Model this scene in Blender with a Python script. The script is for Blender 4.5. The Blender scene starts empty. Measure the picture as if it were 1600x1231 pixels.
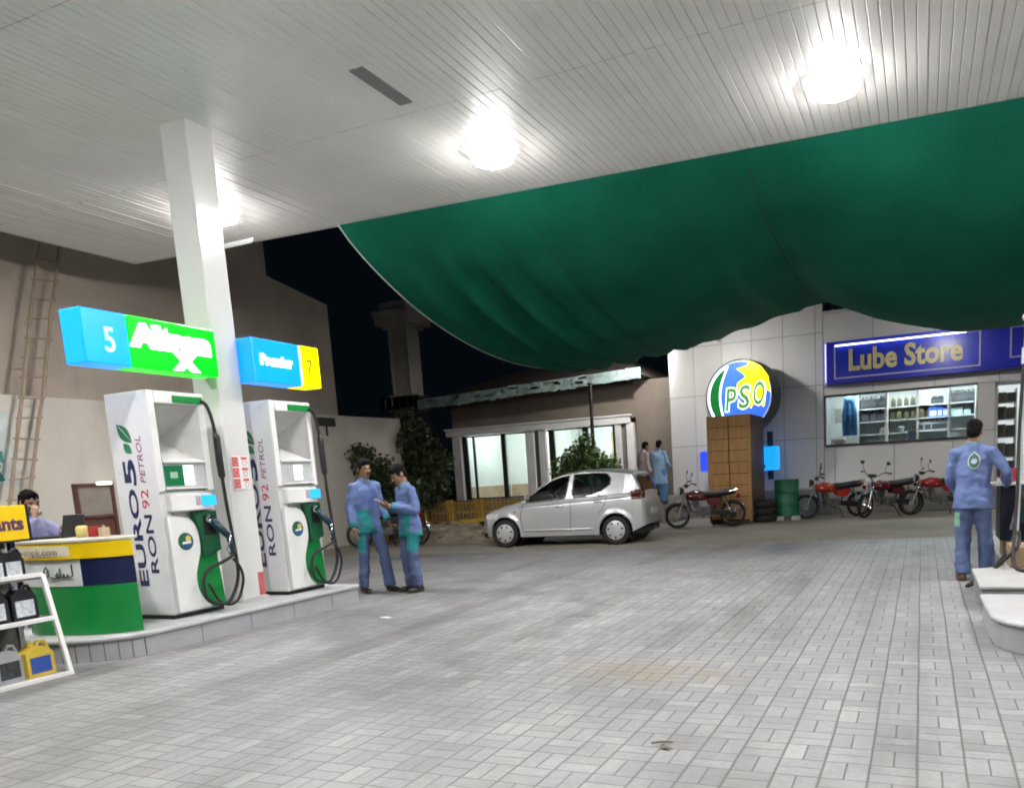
import bpy, bmesh, math, random
from mathutils import Vector, Matrix, noise
random.seed(7)
R_ = math.radians
S = bpy.context.scene
COL = S.collection

# ------------------------------------------------------------ camera
cam_d = bpy.data.cameras.new('camera')
cam = bpy.data.objects.new('camera', cam_d); COL.objects.link(cam)
S.camera = cam
CAM_F, CAM_CX, CAM_CY = 1220.0, 940.42, 923.98          # pixels of the 1600 x 1231 photo
YAW, PITCH, ROLL = -0.3922, -0.1488, 0.0555
cam_d.sensor_fit = 'HORIZONTAL'; cam_d.sensor_width = 36
cam_d.lens = CAM_F / 1600 * 36
cam_d.shift_x = (800 - CAM_CX) / 1600
cam_d.shift_y = (CAM_CY - 615.5) / 1600
cam_d.clip_start = 0.05; cam_d.clip_end = 2000
_f = Vector((math.sin(YAW) * math.cos(PITCH), math.cos(YAW) * math.cos(PITCH), math.sin(PITCH)))
_r = Vector((math.cos(YAW), -math.sin(YAW), 0)); _d = _f.cross(_r)
_c, _s = math.cos(ROLL), math.sin(ROLL)
_r2 = _c * _r + _s * _d; _d2 = -_s * _r + _c * _d
m = Matrix.Identity(4)
for i in range(3):
    m[i][0] = _r2[i]; m[i][1] = -_d2[i]; m[i][2] = -_f[i]
m[2][3] = 1.38
cam.matrix_world = m

# ------------------------------------------------------------ night sky
w = bpy.data.worlds.new('World'); S.world = w; w.use_nodes = True
nt = w.node_tree; bg = nt.nodes['Background']
sky = nt.nodes.new('ShaderNodeTexSky'); sky.sky_type = 'NISHITA'; sky.sun_disc = False
sky.sun_elevation = R_(-6); sky.sun_rotation = R_(200)
add = nt.nodes.new('ShaderNodeMix'); add.data_type = 'RGBA'; add.blend_type = 'ADD'; add.inputs[0].default_value = 1
add.inputs[7].default_value = (.010, .018, .030, 1)          # faint navy glow of the town
nt.links.new(sky.outputs[0], add.inputs[6]); nt.links.new(add.outputs[2], bg.inputs[0]); bg.inputs[1].default_value = 0.1

# ------------------------------------------------------------ exposure and lamp strengths
S.view_settings.view_transform = 'Standard'; S.view_settings.look = 'None'
S.view_settings.exposure = 0.36; S.view_settings.gamma = 1.0
LAMP = 300.0          # emission of the bowls under the canopy
SHOP = 70.0            # tubes in the shop
HOUSE = 130.0
FLOOD = 540.0
S.cycles.use_denoising = True
S.cycles.max_bounces = 8; S.cycles.diffuse_bounces = 4; S.cycles.transparent_max_bounces = 12
S.cycles.sample_clamp_indirect = 6.0
S.cycles.caustics_reflective = False; S.cycles.caustics_refractive = False
S.cycles.filter_width = 1.9

# ------------------------------------------------------------ materials
_M = {}
def _newmat(name):
    mt = bpy.data.materials.new(name); mt.use_nodes = True
    return mt, mt.node_tree, mt.node_tree.nodes['Principled BSDF']
def M(name, col=(.5, .5, .5), rough=.5, metal=0.0, var=.12, scale=6.0, bump=0.0, bscale=40.0, spec=.5,
      emis=None, estr=0.0, coat=0.0, trans=0.0, rvar=.08):
    """a procedural material: a base colour broken up by noise, optional fine bump"""
    if name in _M: return _M[name]
    mt, nt, b = _newmat(name)
    N = nt.nodes; L = nt.links
    tc = N.new('ShaderNodeTexCoord')
    nz = N.new('ShaderNodeTexNoise'); nz.inputs['Scale'].default_value = scale; nz.inputs['Detail'].default_value = 5
    L.new(tc.outputs['Object'], nz.inputs['Vector'])
    rp = N.new('ShaderNodeMapRange'); rp.inputs['From Min'].default_value = .3; rp.inputs['From Max'].default_value = .7
    rp.inputs['To Min'].default_value = 1 - var; rp.inputs['To Max'].default_value = 1 + var
    L.new(nz.outputs['Fac'], rp.inputs['Value'])
    mx = N.new('ShaderNodeMix'); mx.data_type = 'RGBA'; mx.blend_type = 'MULTIPLY'; mx.inputs[0].default_value = 1
    mx.inputs[6].default_value = (*col, 1)
    L.new(rp.outputs[0], mx.inputs[7])
    L.new(mx.outputs[2], b.inputs['Base Color'])
    rr = N.new('ShaderNodeMapRange'); rr.inputs['To Min'].default_value = max(.03, rough - rvar); rr.inputs['To Max'].default_value = min(1, rough + rvar)
    L.new(nz.outputs['Fac'], rr.inputs['Value']); L.new(rr.outputs[0], b.inputs['Roughness'])
    b.inputs['Metallic'].default_value = metal; b.inputs['Specular IOR Level'].default_value = spec
    b.inputs['Coat Weight'].default_value = coat
    b.inputs['Transmission Weight'].default_value = trans
    if emis:
        b.inputs['Emission Color'].default_value = (*emis, 1); b.inputs['Emission Strength'].default_value = estr
    if bump:
        n2 = N.new('ShaderNodeTexNoise'); n2.inputs['Scale'].default_value = bscale; n2.inputs['Detail'].default_value = 6
        L.new(tc.outputs['Object'], n2.inputs['Vector'])
        bp = N.new('ShaderNodeBump'); bp.inputs['Strength'].default_value = bump; bp.inputs['Distance'].default_value = .02
        L.new(n2.outputs['Fac'], bp.inputs['Height']); L.new(bp.outputs[0], b.inputs['Normal'])
    _M[name] = mt
    return mt

def math_node(nt, op, a, b=None, c=None):
    n = nt.nodes.new('ShaderNodeMath'); n.operation = op
    for i, v in enumerate((a, b, c)):
        if v is None: continue
        if isinstance(v, (int, float)): n.inputs[i].default_value = v
        else: nt.links.new(v, n.inputs[i])
    return n.outputs[0]

def ramp(nt, fac, stops):
    n = nt.nodes.new('ShaderNodeValToRGB'); cr = n.color_ramp
    while len(cr.elements) < len(stops): cr.elements.new(.5)
    for e, (p, c) in zip(cr.elements, stops): e.position = p; e.color = (*c, 1)
    nt.links.new(fac, n.inputs[0]); return n.outputs[0]

def mixc(nt, fac, a, b, mode='MIX'):
    n = nt.nodes.new('ShaderNodeMix'); n.data_type = 'RGBA'; n.blend_type = mode
    for k, v in ((0, fac), (6, a), (7, b)):
        if isinstance(v, (int, float)): n.inputs[k].default_value = v
        elif isinstance(v, tuple): n.inputs[k].default_value = (*v, 1)
        else: nt.links.new(v, n.inputs[k])
    return n.outputs[2]

def noise_tex(nt, vec, scale, detail=5, rough=.5):
    n = nt.nodes.new('ShaderNodeTexNoise'); n.inputs['Scale'].default_value = scale
    n.inputs['Detail'].default_value = detail; n.inputs['Roughness'].default_value = rough
    nt.links.new(vec, n.inputs['Vector']); return n.outputs['Fac']

def paver_material():
    mt, nt, b = _newmat('concrete_block_paving')
    g = nt.nodes.new('ShaderNodeNewGeometry'); P = g.outputs['Position']
    sp = nt.nodes.new('ShaderNodeSeparateXYZ'); nt.links.new(P, sp.inputs[0])
    wob = noise_tex(nt, P, .8, 3)
    s = .2
    X = math_node(nt, 'ADD', math_node(nt, 'DIVIDE', sp.outputs[0], s), math_node(nt, 'MULTIPLY', wob, .10))
    Y = math_node(nt, 'ADD', math_node(nt, 'DIVIDE', sp.outputs[1], s), math_node(nt, 'MULTIPLY', wob, .16))
    cx = math_node(nt, 'FLOOR', X); cy = math_node(nt, 'FLOOR', Y)
    fx = math_node(nt, 'FRACT', X); fy = math_node(nt, 'FRACT', Y)
    par = math_node(nt, 'FLOORED_MODULO', math_node(nt, 'ADD', cx, cy), 2)
    a = math_node(nt, 'ADD', math_node(nt, 'MULTIPLY', par, fx), math_node(nt, 'MULTIPLY', math_node(nt, 'SUBTRACT', 1, par), fy))
    ex = math_node(nt, 'MINIMUM', fx, math_node(nt, 'SUBTRACT', 1, fx))
    ey = math_node(nt, 'MINIMUM', fy, math_node(nt, 'SUBTRACT', 1, fy))
    mid = math_node(nt, 'ABSOLUTE', math_node(nt, 'SUBTRACT', a, .5))
    # the long joints running into the distance are open and dirty, the others tight
    d = math_node(nt, 'MINIMUM', math_node(nt, 'MULTIPLY', ex, .72), math_node(nt, 'MINIMUM', ey, mid))
    n_joint = noise_tex(nt, P, 3.0, 3)
    wide = math_node(nt, 'ADD', .016, math_node(nt, 'MULTIPLY', n_joint, .034))
    jm = nt.nodes.new('ShaderNodeMapRange'); jm.interpolation_type = 'SMOOTHSTEP'
    nt.links.new(d, jm.inputs[0]); jm.inputs[1].default_value = .0; nt.links.new(wide, jm.inputs[2])
    half = math_node(nt, 'GREATER_THAN', a, .5)
    cv = nt.nodes.new('ShaderNodeCombineXYZ')
    for i, v in enumerate((cx, cy, half)): nt.links.new(v, cv.inputs[i])
    wn = nt.nodes.new('ShaderNodeTexWhiteNoise'); wn.noise_dimensions = '3D'; nt.links.new(cv.outputs[0], wn.inputs[0])
    brick = ramp(nt, wn.outputs['Value'], [(0, (.242, .242, .247)), (.5, (.272, .272, .278)), (.85, (.290, .290, .295)), (1, (.322, .322, .326))])
    big = noise_tex(nt, P, .35, 6, .6); fine = noise_tex(nt, P, 26, 6, .65); med = noise_tex(nt, P, 2.2, 6, .65)
    c = mixc(nt, 1.0, brick, ramp(nt, big, [(.3, (.74, .74, .74)), (.7, (1.08, 1.07, 1.06))]), 'MULTIPLY')
    c = mixc(nt, 1.0, c, ramp(nt, fine, [(.2, (.8, .8, .8)), (.8, (1.15, 1.15, 1.15))]), 'MULTIPLY')
    c = mixc(nt, 1.0, c, ramp(nt, med, [(.25, (.72, .715, .71)), (.5, (1, 1, 1)), (.8, (1.12, 1.1, 1.08))]), 'MULTIPLY')
    # a rusty oil stain
    dx = math_node(nt, 'DIVIDE', math_node(nt, 'SUBTRACT', sp.outputs[0], -1.75), .95)
    dy = math_node(nt, 'DIVIDE', math_node(nt, 'SUBTRACT', sp.outputs[1], 5.0), .42)
    rr = math_node(nt, 'SQRT', math_node(nt, 'ADD', math_node(nt, 'MULTIPLY', dx, dx), math_node(nt, 'MULTIPLY', dy, dy)))
    st = math_node(nt, 'SUBTRACT', math_node(nt, 'MULTIPLY', noise_tex(nt, P, 5, 6, .7), 2.0), rr)
    sm = nt.nodes.new('ShaderNodeMapRange'); nt.links.new(st, sm.inputs[0]); sm.inputs[1].default_value = .2; sm.inputs[2].default_value = 1.1
    sm.inputs[4].default_value = .5
    c = mixc(nt, sm.outputs[0], c, (.25, .185, .09))
    # oil spots
    vo = nt.nodes.new('ShaderNodeTexVoronoi'); vo.inputs['Scale'].default_value = .9; nt.links.new(P, vo.inputs['Vector'])
    os_ = nt.nodes.new('ShaderNodeMapRange'); nt.links.new(math_node(nt, 'ADD', vo.outputs['Distance'], math_node(nt, 'MULTIPLY', med, .25)), os_.inputs[0])
    os_.inputs[1].default_value = .16; os_.inputs[2].default_value = .3; os_.inputs[3].default_value = .45; os_.inputs[4].default_value = 0
    c = mixc(nt, os_.outputs[0], c, (.12, .115, .11))
    # worn wheel tracks, stretched along the driving direction
    mp = nt.nodes.new('ShaderNodeMapping'); mp.inputs['Scale'].default_value = (1.5, .16, 1); mp.inputs['Rotation'].default_value = (0, 0, R_(14)); nt.links.new(P, mp.inputs[0])
    tr = noise_tex(nt, mp.outputs[0], 1.1, 5, .6)
    c = mixc(nt, 1.0, c, ramp(nt, tr, [(.34, (.70, .69, .68)), (.50, (1, 1, 1)), (.7, (1.10, 1.10, 1.10))]), 'MULTIPLY')
    c = mixc(nt, jm.outputs[0], (.095, .09, .083), c)
    nt.links.new(c, b.inputs['Base Color'])
    ro = nt.nodes.new('ShaderNodeMapRange'); nt.links.new(med, ro.inputs[0]); ro.inputs[3].default_value = .26; ro.inputs[4].default_value = .62
    nt.links.new(ro.outputs[0], b.inputs['Roughness'])
    bp = nt.nodes.new('ShaderNodeBump'); bp.inputs['Strength'].default_value = .5; bp.inputs['Distance'].default_value = .006
    h = math_node(nt, 'ADD', jm.outputs[0], math_node(nt, 'ADD', math_node(nt, 'MULTIPLY', fine, .35), math_node(nt, 'MULTIPLY', wn.outputs['Value'], .3)))
    nt.links.new(h, bp.inputs['Height']); nt.links.new(bp.outputs[0], b.inputs['Normal'])
    return mt

def ground_material():
    mt, nt, b = _newmat('dusty_concrete_apron')
    g = nt.nodes.new('ShaderNodeNewGeometry'); P = g.outputs['Position']
    big = noise_tex(nt, P, .5, 7, .6); fine = noise_tex(nt, P, 18, 8, .7)
    c = ramp(nt, big, [(.3, (.22, .195, .16)), (.55, (.30, .265, .22)), (.75, (.35, .315, .265))])
    c = mixc(nt, 1.0, c, ramp(nt, fine, [(.25, (.7, .7, .7)), (.75, (1.2, 1.2, 1.2))]), 'MULTIPLY')
    nt.links.new(c, b.inputs['Base Color']); b.inputs['Roughness'].default_value = .75
    bp = nt.nodes.new('ShaderNodeBump'); bp.inputs['Strength'].default_value = .5; bp.inputs['Distance'].default_value = .02
    nt.links.new(fine, bp.inputs['Height']); nt.links.new(bp.outputs[0], b.inputs['Normal'])
    return mt

def plaster_material(name, c0, c1, stain=(.25, .2, .15)):
    mt, nt, b = _newmat(name)
    tc = nt.nodes.new('ShaderNodeTexCoord'); P = tc.outputs['Object']
    mp = nt.nodes.new('ShaderNodeMapping'); mp.inputs['Scale'].default_value = (1, 1, .25); nt.links.new(P, mp.inputs[0])
    a = noise_tex(nt, P, .8, 7, .6); st = noise_tex(nt, mp.outputs[0], 2.5, 6, .65); f = noise_tex(nt, P, 30, 6, .6)
    c = ramp(nt, a, [(.3, c0), (.7, c1)])
    sm = nt.nodes.new('ShaderNodeMapRange'); nt.links.new(st, sm.inputs[0]); sm.inputs[1].default_value = .52; sm.inputs[2].default_value = .8; sm.inputs[4].default_value = .35
    c = mixc(nt, sm.outputs[0], c, stain)
    nt.links.new(c, b.inputs['Base Color']); b.inputs['Roughness'].default_value = .85
    bp = nt.nodes.new('ShaderNodeBump'); bp.inputs['Strength'].default_value = .25; bp.inputs['Distance'].default_value = .02
    nt.links.new(f, bp.inputs['Height']); nt.links.new(bp.outputs[0], b.inputs['Normal'])
    return mt

def wood_material(name, c0, c1, axis='Z'):
    mt, nt, b = _newmat(name)
    tc = nt.nodes.new('ShaderNodeTexCoord'); mp = nt.nodes.new('ShaderNodeMapping')
    mp.inputs['Scale'].default_value = {'Z': (14, 14, 1.2), 'X': (1.2, 14, 14)}[axis]
    nt.links.new(tc.outputs['Object'], mp.inputs[0])
    a = noise_tex(nt, mp.outputs[0], 1.6, 7, .65)
    c = ramp(nt, a, [(.25, c0), (.7, c1)])
    nt.links.new(c, b.inputs['Base Color']); b.inputs['Roughness'].default_value = .65
    bp = nt.nodes.new('ShaderNodeBump'); bp.inputs['Strength'].default_value = .3; bp.inputs['Distance'].default_value = .01
    nt.links.new(a, bp.inputs['Height']); nt.links.new(bp.outputs[0], b.inputs['Normal'])
    return mt

def glow(name, col, strength):
    """backlit acrylic or a lit tube"""
    if name in _M: return _M[name]
    mt, nt, b = _newmat(name)
    tc = nt.nodes.new('ShaderNodeTexCoord'); n = noise_tex(nt, tc.outputs['Object'], 5, 2)
    b.inputs['Base Color'].default_value = (*[min(.8, x) for x in col], 1)
    b.inputs['Roughness'].default_value = .25
    b.inputs['Emission Color'].default_value = (*col, 1)
    r = nt.nodes.new('ShaderNodeMapRange'); nt.links.new(n, r.inputs[0]); r.inputs[3].default_value = strength * .8; r.inputs[4].default_value = strength * 1.2
    nt.links.new(r.outputs[0], b.inputs['Emission Strength'])
    _M[name] = mt; return mt

def glass_material(name, tint=(.8, .85, .85), transp=.75):
    if name in _M: return _M[name]
    mt = bpy.data.materials.new(name); mt.use_nodes = True; nt = mt.node_tree; N = nt.nodes
    N.remove(N['Principled BSDF']); out = N['Material Output']
    t = N.new('ShaderNodeBsdfTransparent'); t.inputs[0].default_value = (*tint, 1)
    g = N.new('ShaderNodeBsdfGlossy'); g.inputs['Roughness'].default_value = .04
    fr = N.new('ShaderNodeFresnel'); fr.inputs[0].default_value = 1.5
    f2 = N.new('ShaderNodeMath'); f2.operation = 'MULTIPLY_ADD'; f2.inputs[1].default_value = .9; f2.inputs[2].default_value = (1 - transp) * .2
    nt.links.new(fr.outputs[0], f2.inputs[0])
    mx = N.new('ShaderNodeMixShader'); nt.links.new(f2.outputs[0], mx.inputs[0]); nt.links.new(t.outputs[0], mx.inputs[1]); nt.links.new(g.outputs[0], mx.inputs[2])
    nt.links.new(mx.outputs[0], out.inputs[0]); _M[name] = mt; return mt

def cloth_net_material():
    mt = bpy.data.materials.new('green_shade_net'); mt.use_nodes = True; nt = mt.node_tree; N = nt.nodes
    b = N['Principled BSDF']; out = N['Material Output']
    tc = N.new('ShaderNodeTexCoord'); n = noise_tex(nt, tc.outputs['Object'], .7, 4); f = noise_tex(nt, tc.outputs['Object'], 60, 3)
    c = ramp(nt, n, [(.3, (.005, .135, .080)), (.7, (.012, .215, .125))])
    c = mixc(nt, 1.0, c, ramp(nt, f, [(.2, (.8, .8, .8)), (.8, (1.2, 1.2, 1.2))]), 'MULTIPLY')
    nt.links.new(c, b.inputs['Base Color']); b.inputs['Roughness'].default_value = .6; b.inputs['Specular IOR Level'].default_value = .15
    t = N.new('ShaderNodeBsdfTranslucent'); nt.links.new(c, t.inputs[0])
    mx = N.new('ShaderNodeMixShader'); mx.inputs[0].default_value = .35
    nt.links.new(b.outputs[0], mx.inputs[1]); nt.links.new(t.outputs[0], mx.inputs[2]); nt.links.new(mx.outputs[0], out.inputs[0])
    return mt

# ------------------------------------------------------------ mesh helpers
WORLD = {}
class MB:
    def __init__(s): s.bm = bmesh.new()
    def _xf(s, vs, m):
        if m is not None:
            for v in vs: v.co = m @ v.co
    def box(s, c, d, m=None):
        vs = []
        for z in (-.5, .5):
            for y in (-.5, .5):
                for x in (-.5, .5): vs.append(s.bm.verts.new((c[0] + x * d[0], c[1] + y * d[1], c[2] + z * d[2])))
        for f in ((0, 2, 3, 1), (4, 5, 7, 6), (0, 1, 5, 4), (1, 3, 7, 5), (3, 2, 6, 7), (2, 0, 4, 6)):
            s.bm.faces.new([vs[i] for i in f])
        s._xf(vs, m); return vs
    def span(s, x0, x1, y0, y1, z0, z1, m=None):
        return s.box(((x0 + x1) / 2, (y0 + y1) / 2, (z0 + z1) / 2), (x1 - x0, y1 - y0, z1 - z0), m)
    def _ring(s, c, u, v, ru, rv, n):
        return [s.bm.verts.new(c + u * (ru * math.cos(2 * math.pi * i / n)) + v * (rv * math.sin(2 * math.pi * i / n))) for i in range(n)]
    def loft(s, rings, cap=True):
        for a, b in zip(rings, rings[1:]):
            n = len(a)
            for i in range(n): s.bm.faces.new((a[i], a[(i + 1) % n], b[(i + 1) % n], b[i]))
        if cap:
            s.bm.faces.new(rings[0][::-1]); s.bm.faces.new(rings[-1])
    def cyl(s, p0, p1, r0, r1=None, n=12, cap=True):
        p0 = Vector(p0); p1 = Vector(p1); r1 = r0 if r1 is None else r1
        d = (p1 - p0).normalized(); u = d.orthogonal().normalized(); v = d.cross(u)
        s.loft([s._ring(p0, u, v, r0, r0, n), s._ring(p1, u, v, r1, r1, n)], cap)
    def tube(s, pts, r, n=6, closed=False):
        pts = [Vector(p) for p in pts]; rings = []; N = len(pts)
        u = None
        for i, p in enumerate(pts):
            if closed: d = (pts[(i + 1) % N] - pts[i - 1])
            else: d = pts[min(i + 1, N - 1)] - pts[max(i - 1, 0)]
            d.normalize()
            if u is None: u = d.orthogonal().normalized()
            else:
                u = u - d * u.dot(d)
                u = u.normalized() if u.length > 1e-6 else d.orthogonal().normalized()
            v = d.cross(u)
            rad = r[i] if isinstance(r, (list, tuple)) else r
            rings.append(s._ring(p, u, v, rad, rad, n))
        if closed:
            # align the last ring to the first
            a, b = rings[-1], rings[0]
            k = min(range(n), key=lambda k: sum((a[i].co - b[(i + k) % n].co).length for i in range(n)))
            s.loft(rings, False)
            for i in range(n): s.bm.faces.new((a[i], a[(i + 1) % n], b[(i + 1 + k) % n], b[(i + k) % n]))
        else: s.loft(rings, True)
    def ell(s, c, r, seg=14, rings=9, m=None):
        r = (r, r, r) if isinstance(r, (int, float)) else r
        mt = Matrix.Translation(c) @ (m if m is not None else Matrix.Identity(4)) @ Matrix.Diagonal((*r, 1))
        bmesh.ops.create_uvsphere(s.bm, u_segments=seg, v_segments=rings, radius=1, matrix=mt)
    def cap(s, p0, p1, r0, r1=None, n=12):
        r1 = r0 if r1 is None else r1
        s.cyl(p0, p1, r0, r1, n); s.ell(p0, r0, n, 8); s.ell(p1, r1, n, 8)
    def prism(s, poly, axis, a0, a1, m=None):
        def P(p, t): return {'x': (t, p[0], p[1]), 'y': (p[0], t, p[1]), 'z': (p[0], p[1], t)}[axis]
        A = [s.bm.verts.new(P(p, a0)) for p in poly]; B = [s.bm.verts.new(P(p, a1)) for p in poly]
        n = len(poly)
        for i in range(n): s.bm.faces.new((A[i], A[(i + 1) % n], B[(i + 1) % n], B[i]))
        s.bm.faces.new(A[::-1]); s.bm.faces.new(B); s._xf(A + B, m)
    def lathe(s, prof, c=(0, 0, 0), n=20, m=None):
        rings = []
        for r, z in prof:
            rings.append([s.bm.verts.new((r * math.cos(2 * math.pi * i / n), r * math.sin(2 * math.pi * i / n), z)) for i in range(n)])
        s.loft(rings, True)
        mt = Matrix.Translation(c) @ (m if m is not None else Matrix.Identity(4))
        s._xf([v for r in rings for v in r], mt)
    def grid(s, fn, nu, nv):
        V = [[s.bm.verts.new(fn(i / nu, j / nv)) for j in range(nv + 1)] for i in range(nu + 1)]
        for i in range(nu):
            for j in range(nv): s.bm.faces.new((V[i][j], V[i + 1][j], V[i + 1][j + 1], V[i][j + 1]))
        return V
    def out(s, name, mat, parent=None, smooth=35, bevel=0.0, recalc=True, solid=0.0, seg=2):
        if recalc: bmesh.ops.recalc_face_normals(s.bm, faces=s.bm.faces[:])
        off = None
        r = parent
        while r is not None and r.parent is not None: r = r.parent
        if r is not None and r.name in WORLD: off = r.location
        if off is not None: bmesh.ops.translate(s.bm, verts=s.bm.verts[:], vec=-Vector(off))
        me = bpy.data.meshes.new(name); s.bm.to_mesh(me); s.bm.free()
        return link(name, me, mat, parent, smooth, bevel, solid, seg)

def link(name, me, mat, parent=None, smooth=35, bevel=0.0, solid=0.0, seg=2):
    for mm in (mat if isinstance(mat, (list, tuple)) else [mat]): me.materials.append(mm)
    if smooth:
        for p in me.polygons: p.use_smooth = True
        if smooth < 180: me.set_sharp_from_angle(angle=R_(smooth))
    o = bpy.data.objects.new(name, me); COL.objects.link(o)
    if parent is not None: o.parent = parent
    if solid:
        md = o.modifiers.new('thickness', 'SOLIDIFY'); md.thickness = solid; md.offset = 0
    if bevel:
        md = o.modifiers.new('bevel', 'BEVEL'); md.width = bevel; md.segments = seg; md.limit_method = 'ANGLE'; md.angle_limit = R_(40)
        md.harden_normals = False
    return o

def thing(name, label, cat, loc=(0, 0, 0), yaw=0.0, group=None, world=False):
    o = bpy.data.objects.new(name, None); COL.objects.link(o); o.empty_display_size = .2
    o.location = loc; o.rotation_euler = (0, 0, yaw); o['label'] = label; o['category'] = cat
    if group: o['group'] = group
    if world: WORLD[o.name] = 1
    return o
def tag(o, label, cat, group=None):
    o['label'] = label; o['category'] = cat
    if group: o['group'] = group
    return o
def struct(o): o['kind'] = 'structure'; return o
def copy_tree(o, parent=None, loc=None, yaw=None, label=None):
    c = o.copy(); COL.objects.link(c)
    if parent is not None: c.parent = parent
    if loc is not None: c.location = loc
    if yaw is not None: c.rotation_euler = (0, 0, yaw)
    if label: c['label'] = label
    for ch in list(o.children): copy_tree(ch, c)
    return c
DEPS = None
def text(name, s, size, mat, parent, org, xd, yd, ext=.002, bold=0.0, align='LEFT', wide=1.0, shear=0.0, space=1.0, fit=None):
    """lettering as a mesh; org is its left end on the baseline, xd/yd the reading and up directions"""
    cu = bpy.data.curves.new(name, 'FONT'); cu.body = s; cu.size = size; cu.extrude = ext; cu.offset = bold
    cu.align_x = align; cu.shear = shear; cu.space_character = space; cu.resolution_u = 3
    o = bpy.data.objects.new(name, cu); COL.objects.link(o)
    dg = bpy.context.evaluated_depsgraph_get(); me = bpy.data.meshes.new_from_object(o.evaluated_get(dg))
    bpy.data.objects.remove(o); bpy.data.curves.remove(cu)
    if fit:
        xs = [v.co.x for v in me.vertices]; wide = fit / (max(xs) - min(xs))
    xd = Vector(xd).normalized(); yd = Vector(yd).normalized(); n = xd.cross(yd)
    r = parent
    while r is not None and r.parent is not None: r = r.parent
    off = Vector(r.location) if r is not None and r.name in WORLD else Vector((0, 0, 0))
    org = Vector(org) - off
    for v in me.vertices:
        v.co = org + xd * (v.co.x * wide) + yd * v.co.y + n * (v.co.z + ext + .001)
    me.materials.clear(); me.name = name
    return link(name, me, mat, parent, 0)
def remesh(mb, voxel, smooth=3, fac=.5):
    bmesh.ops.recalc_face_normals(mb.bm, faces=mb.bm.faces[:])
    me = bpy.data.meshes.new('tmp'); mb.bm.to_mesh(me); mb.bm.free()
    o = bpy.data.objects.new('tmp', me); COL.objects.link(o)
    md = o.modifiers.new('r', 'REMESH'); md.mode = 'VOXEL'; md.voxel_size = voxel; md.use_smooth_shade = True
    if smooth:
        ms = o.modifiers.new('s', 'SMOOTH'); ms.factor = fac; ms.iterations = smooth
    dg = bpy.context.evaluated_depsgraph_get(); out = bpy.data.meshes.new_from_object(o.evaluated_get(dg))
    bpy.data.objects.remove(o); bpy.data.meshes.remove(me); return out
def arc(c, r, a0, a1, n, plane='xy', z=0):
    P = []
    for i in range(n + 1):
        a = R_(a0 + (a1 - a0) * i / n); P.append((c[0] + r * math.cos(a), c[1] + r * math.sin(a)))
    return P
def bez(pts, n=24):
    """Catmull-Rom through the points"""
    pts = [Vector(p) for p in pts]; P = [pts[0] * 2 - pts[1]] + pts + [pts[-1] * 2 - pts[-2]]; out = []
    seg = len(pts) - 1; k = max(2, n // seg)
    for i in range(seg):
        a, b, c, d = P[i:i + 4]
        for j in range(k):
            t = j / k
            out.append(.5 * ((2 * b) + (c - a) * t + (2 * a - 5 * b + 4 * c - d) * t * t + (3 * b - a - 3 * c + d) * t ** 3))
    out.append(pts[-1]); return out

# shared materials
WHITE = M('white_enamel', (.76, .76, .755), .35, var=.07, scale=2.2)
OFFWHITE = M('off_white_paint', (.66, .645, .62), .5, var=.06, scale=2)
BLACKP = M('black_plastic', (.014, .014, .016), .4, var=.2)
RUBBER = M('black_rubber', (.012, .012, .012), .7, var=.3, bump=.2)
CHROME = M('chrome', (.75, .75, .76), .15, metal=1.0, var=.08)
STEEL = M('dull_steel', (.35, .35, .36), .4, metal=.8, var=.2)
GREEN = M('pump_green', (.006, .22, .045), .35, var=.08)
DKGREEN = M('dark_green_plastic', (.008, .09, .035), .4, var=.1)
NAVY = M('navy_paint', (.008, .014, .06), .35, var=.15)
YELLOW = M('yellow_paint', (.8, .55, .0), .4, var=.06)
INK = M('navy_lettering', (.02, .03, .1), .5, var=.05)
REDINK = M('red_lettering', (.5, .03, .06), .5, var=.05)
ALU = M('aluminium', (.5, .5, .51), .35, metal=.9, var=.1)
DKFRAME = M('black_aluminium', (.015, .015, .017), .4, var=.15)
GLASS = glass_material('clear_glass')
# ============================================================ ground
mb = MB(); mb.span(-300, 300, -200, 500, -.5, 0)
struct(mb.out('ground', ground_material(), smooth=0))
def paving_edge(x): return 13.2 + .16 * (x + 8)
mb = MB()
v = [mb.bm.verts.new(p) for p in ((-12.9, -16, .004), (18, -16, .004), (18, paving_edge(18), .004), (0, paving_edge(0), .004), (-12.9, paving_edge(-12.9), .004))]
mb.bm.faces.new(v)
struct(mb.out('forecourt_paving', paver_material(), smooth=0))

# ============================================================ canopy
CZ = 5.1; CX0 = -11.62; CX1 = 14.0; CY0 = -15.0
def cedge(x): return 10.08 + .058 * x                 # the far edge, a little out of square
canopy = thing('forecourt_canopy', 'wide flat forecourt canopy with a pale ribbed strip ceiling over the pumps', 'canopy', (0, 0, CZ), world=True)
PANEL = M('ceiling_strip_paint', (.84, .82, .795), .40, var=.05, scale=1.2)
mb = MB(); bm = mb.bm
pitch = .098; x = CX0
seams = [-15, -11.4, -8.1, -4.8, -1.5, 1.8, 4.55, 7.28]
while x < CX1:
    x1 = x + pitch; e = min(cedge(x), cedge(x1))
    ys = [s + .0 for s in seams if s < e - .3] + [e]
    for a, b in zip(ys, ys[1:]):
        a2 = a + .006; dz = random.uniform(0, .004)
        prof = [(x + .0015, CZ + .010), (x + .003, CZ + dz + .002), (x + .010, CZ + dz), (x1 - .010, CZ + dz), (x1 - .003, CZ + dz + .002), (x1 - .0015, CZ + .010)]
        A = [bm.verts.new((p[0], a2, p[1])) for p in prof]; B = [bm.verts.new((p[0], b, p[1])) for p in prof]
        for i in range(5): bm.faces.new((A[i], B[i], B[i + 1], A[i + 1]))
    x = x1
mb.out('ceiling', PANEL, canopy, smooth=0, recalc=False)
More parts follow.
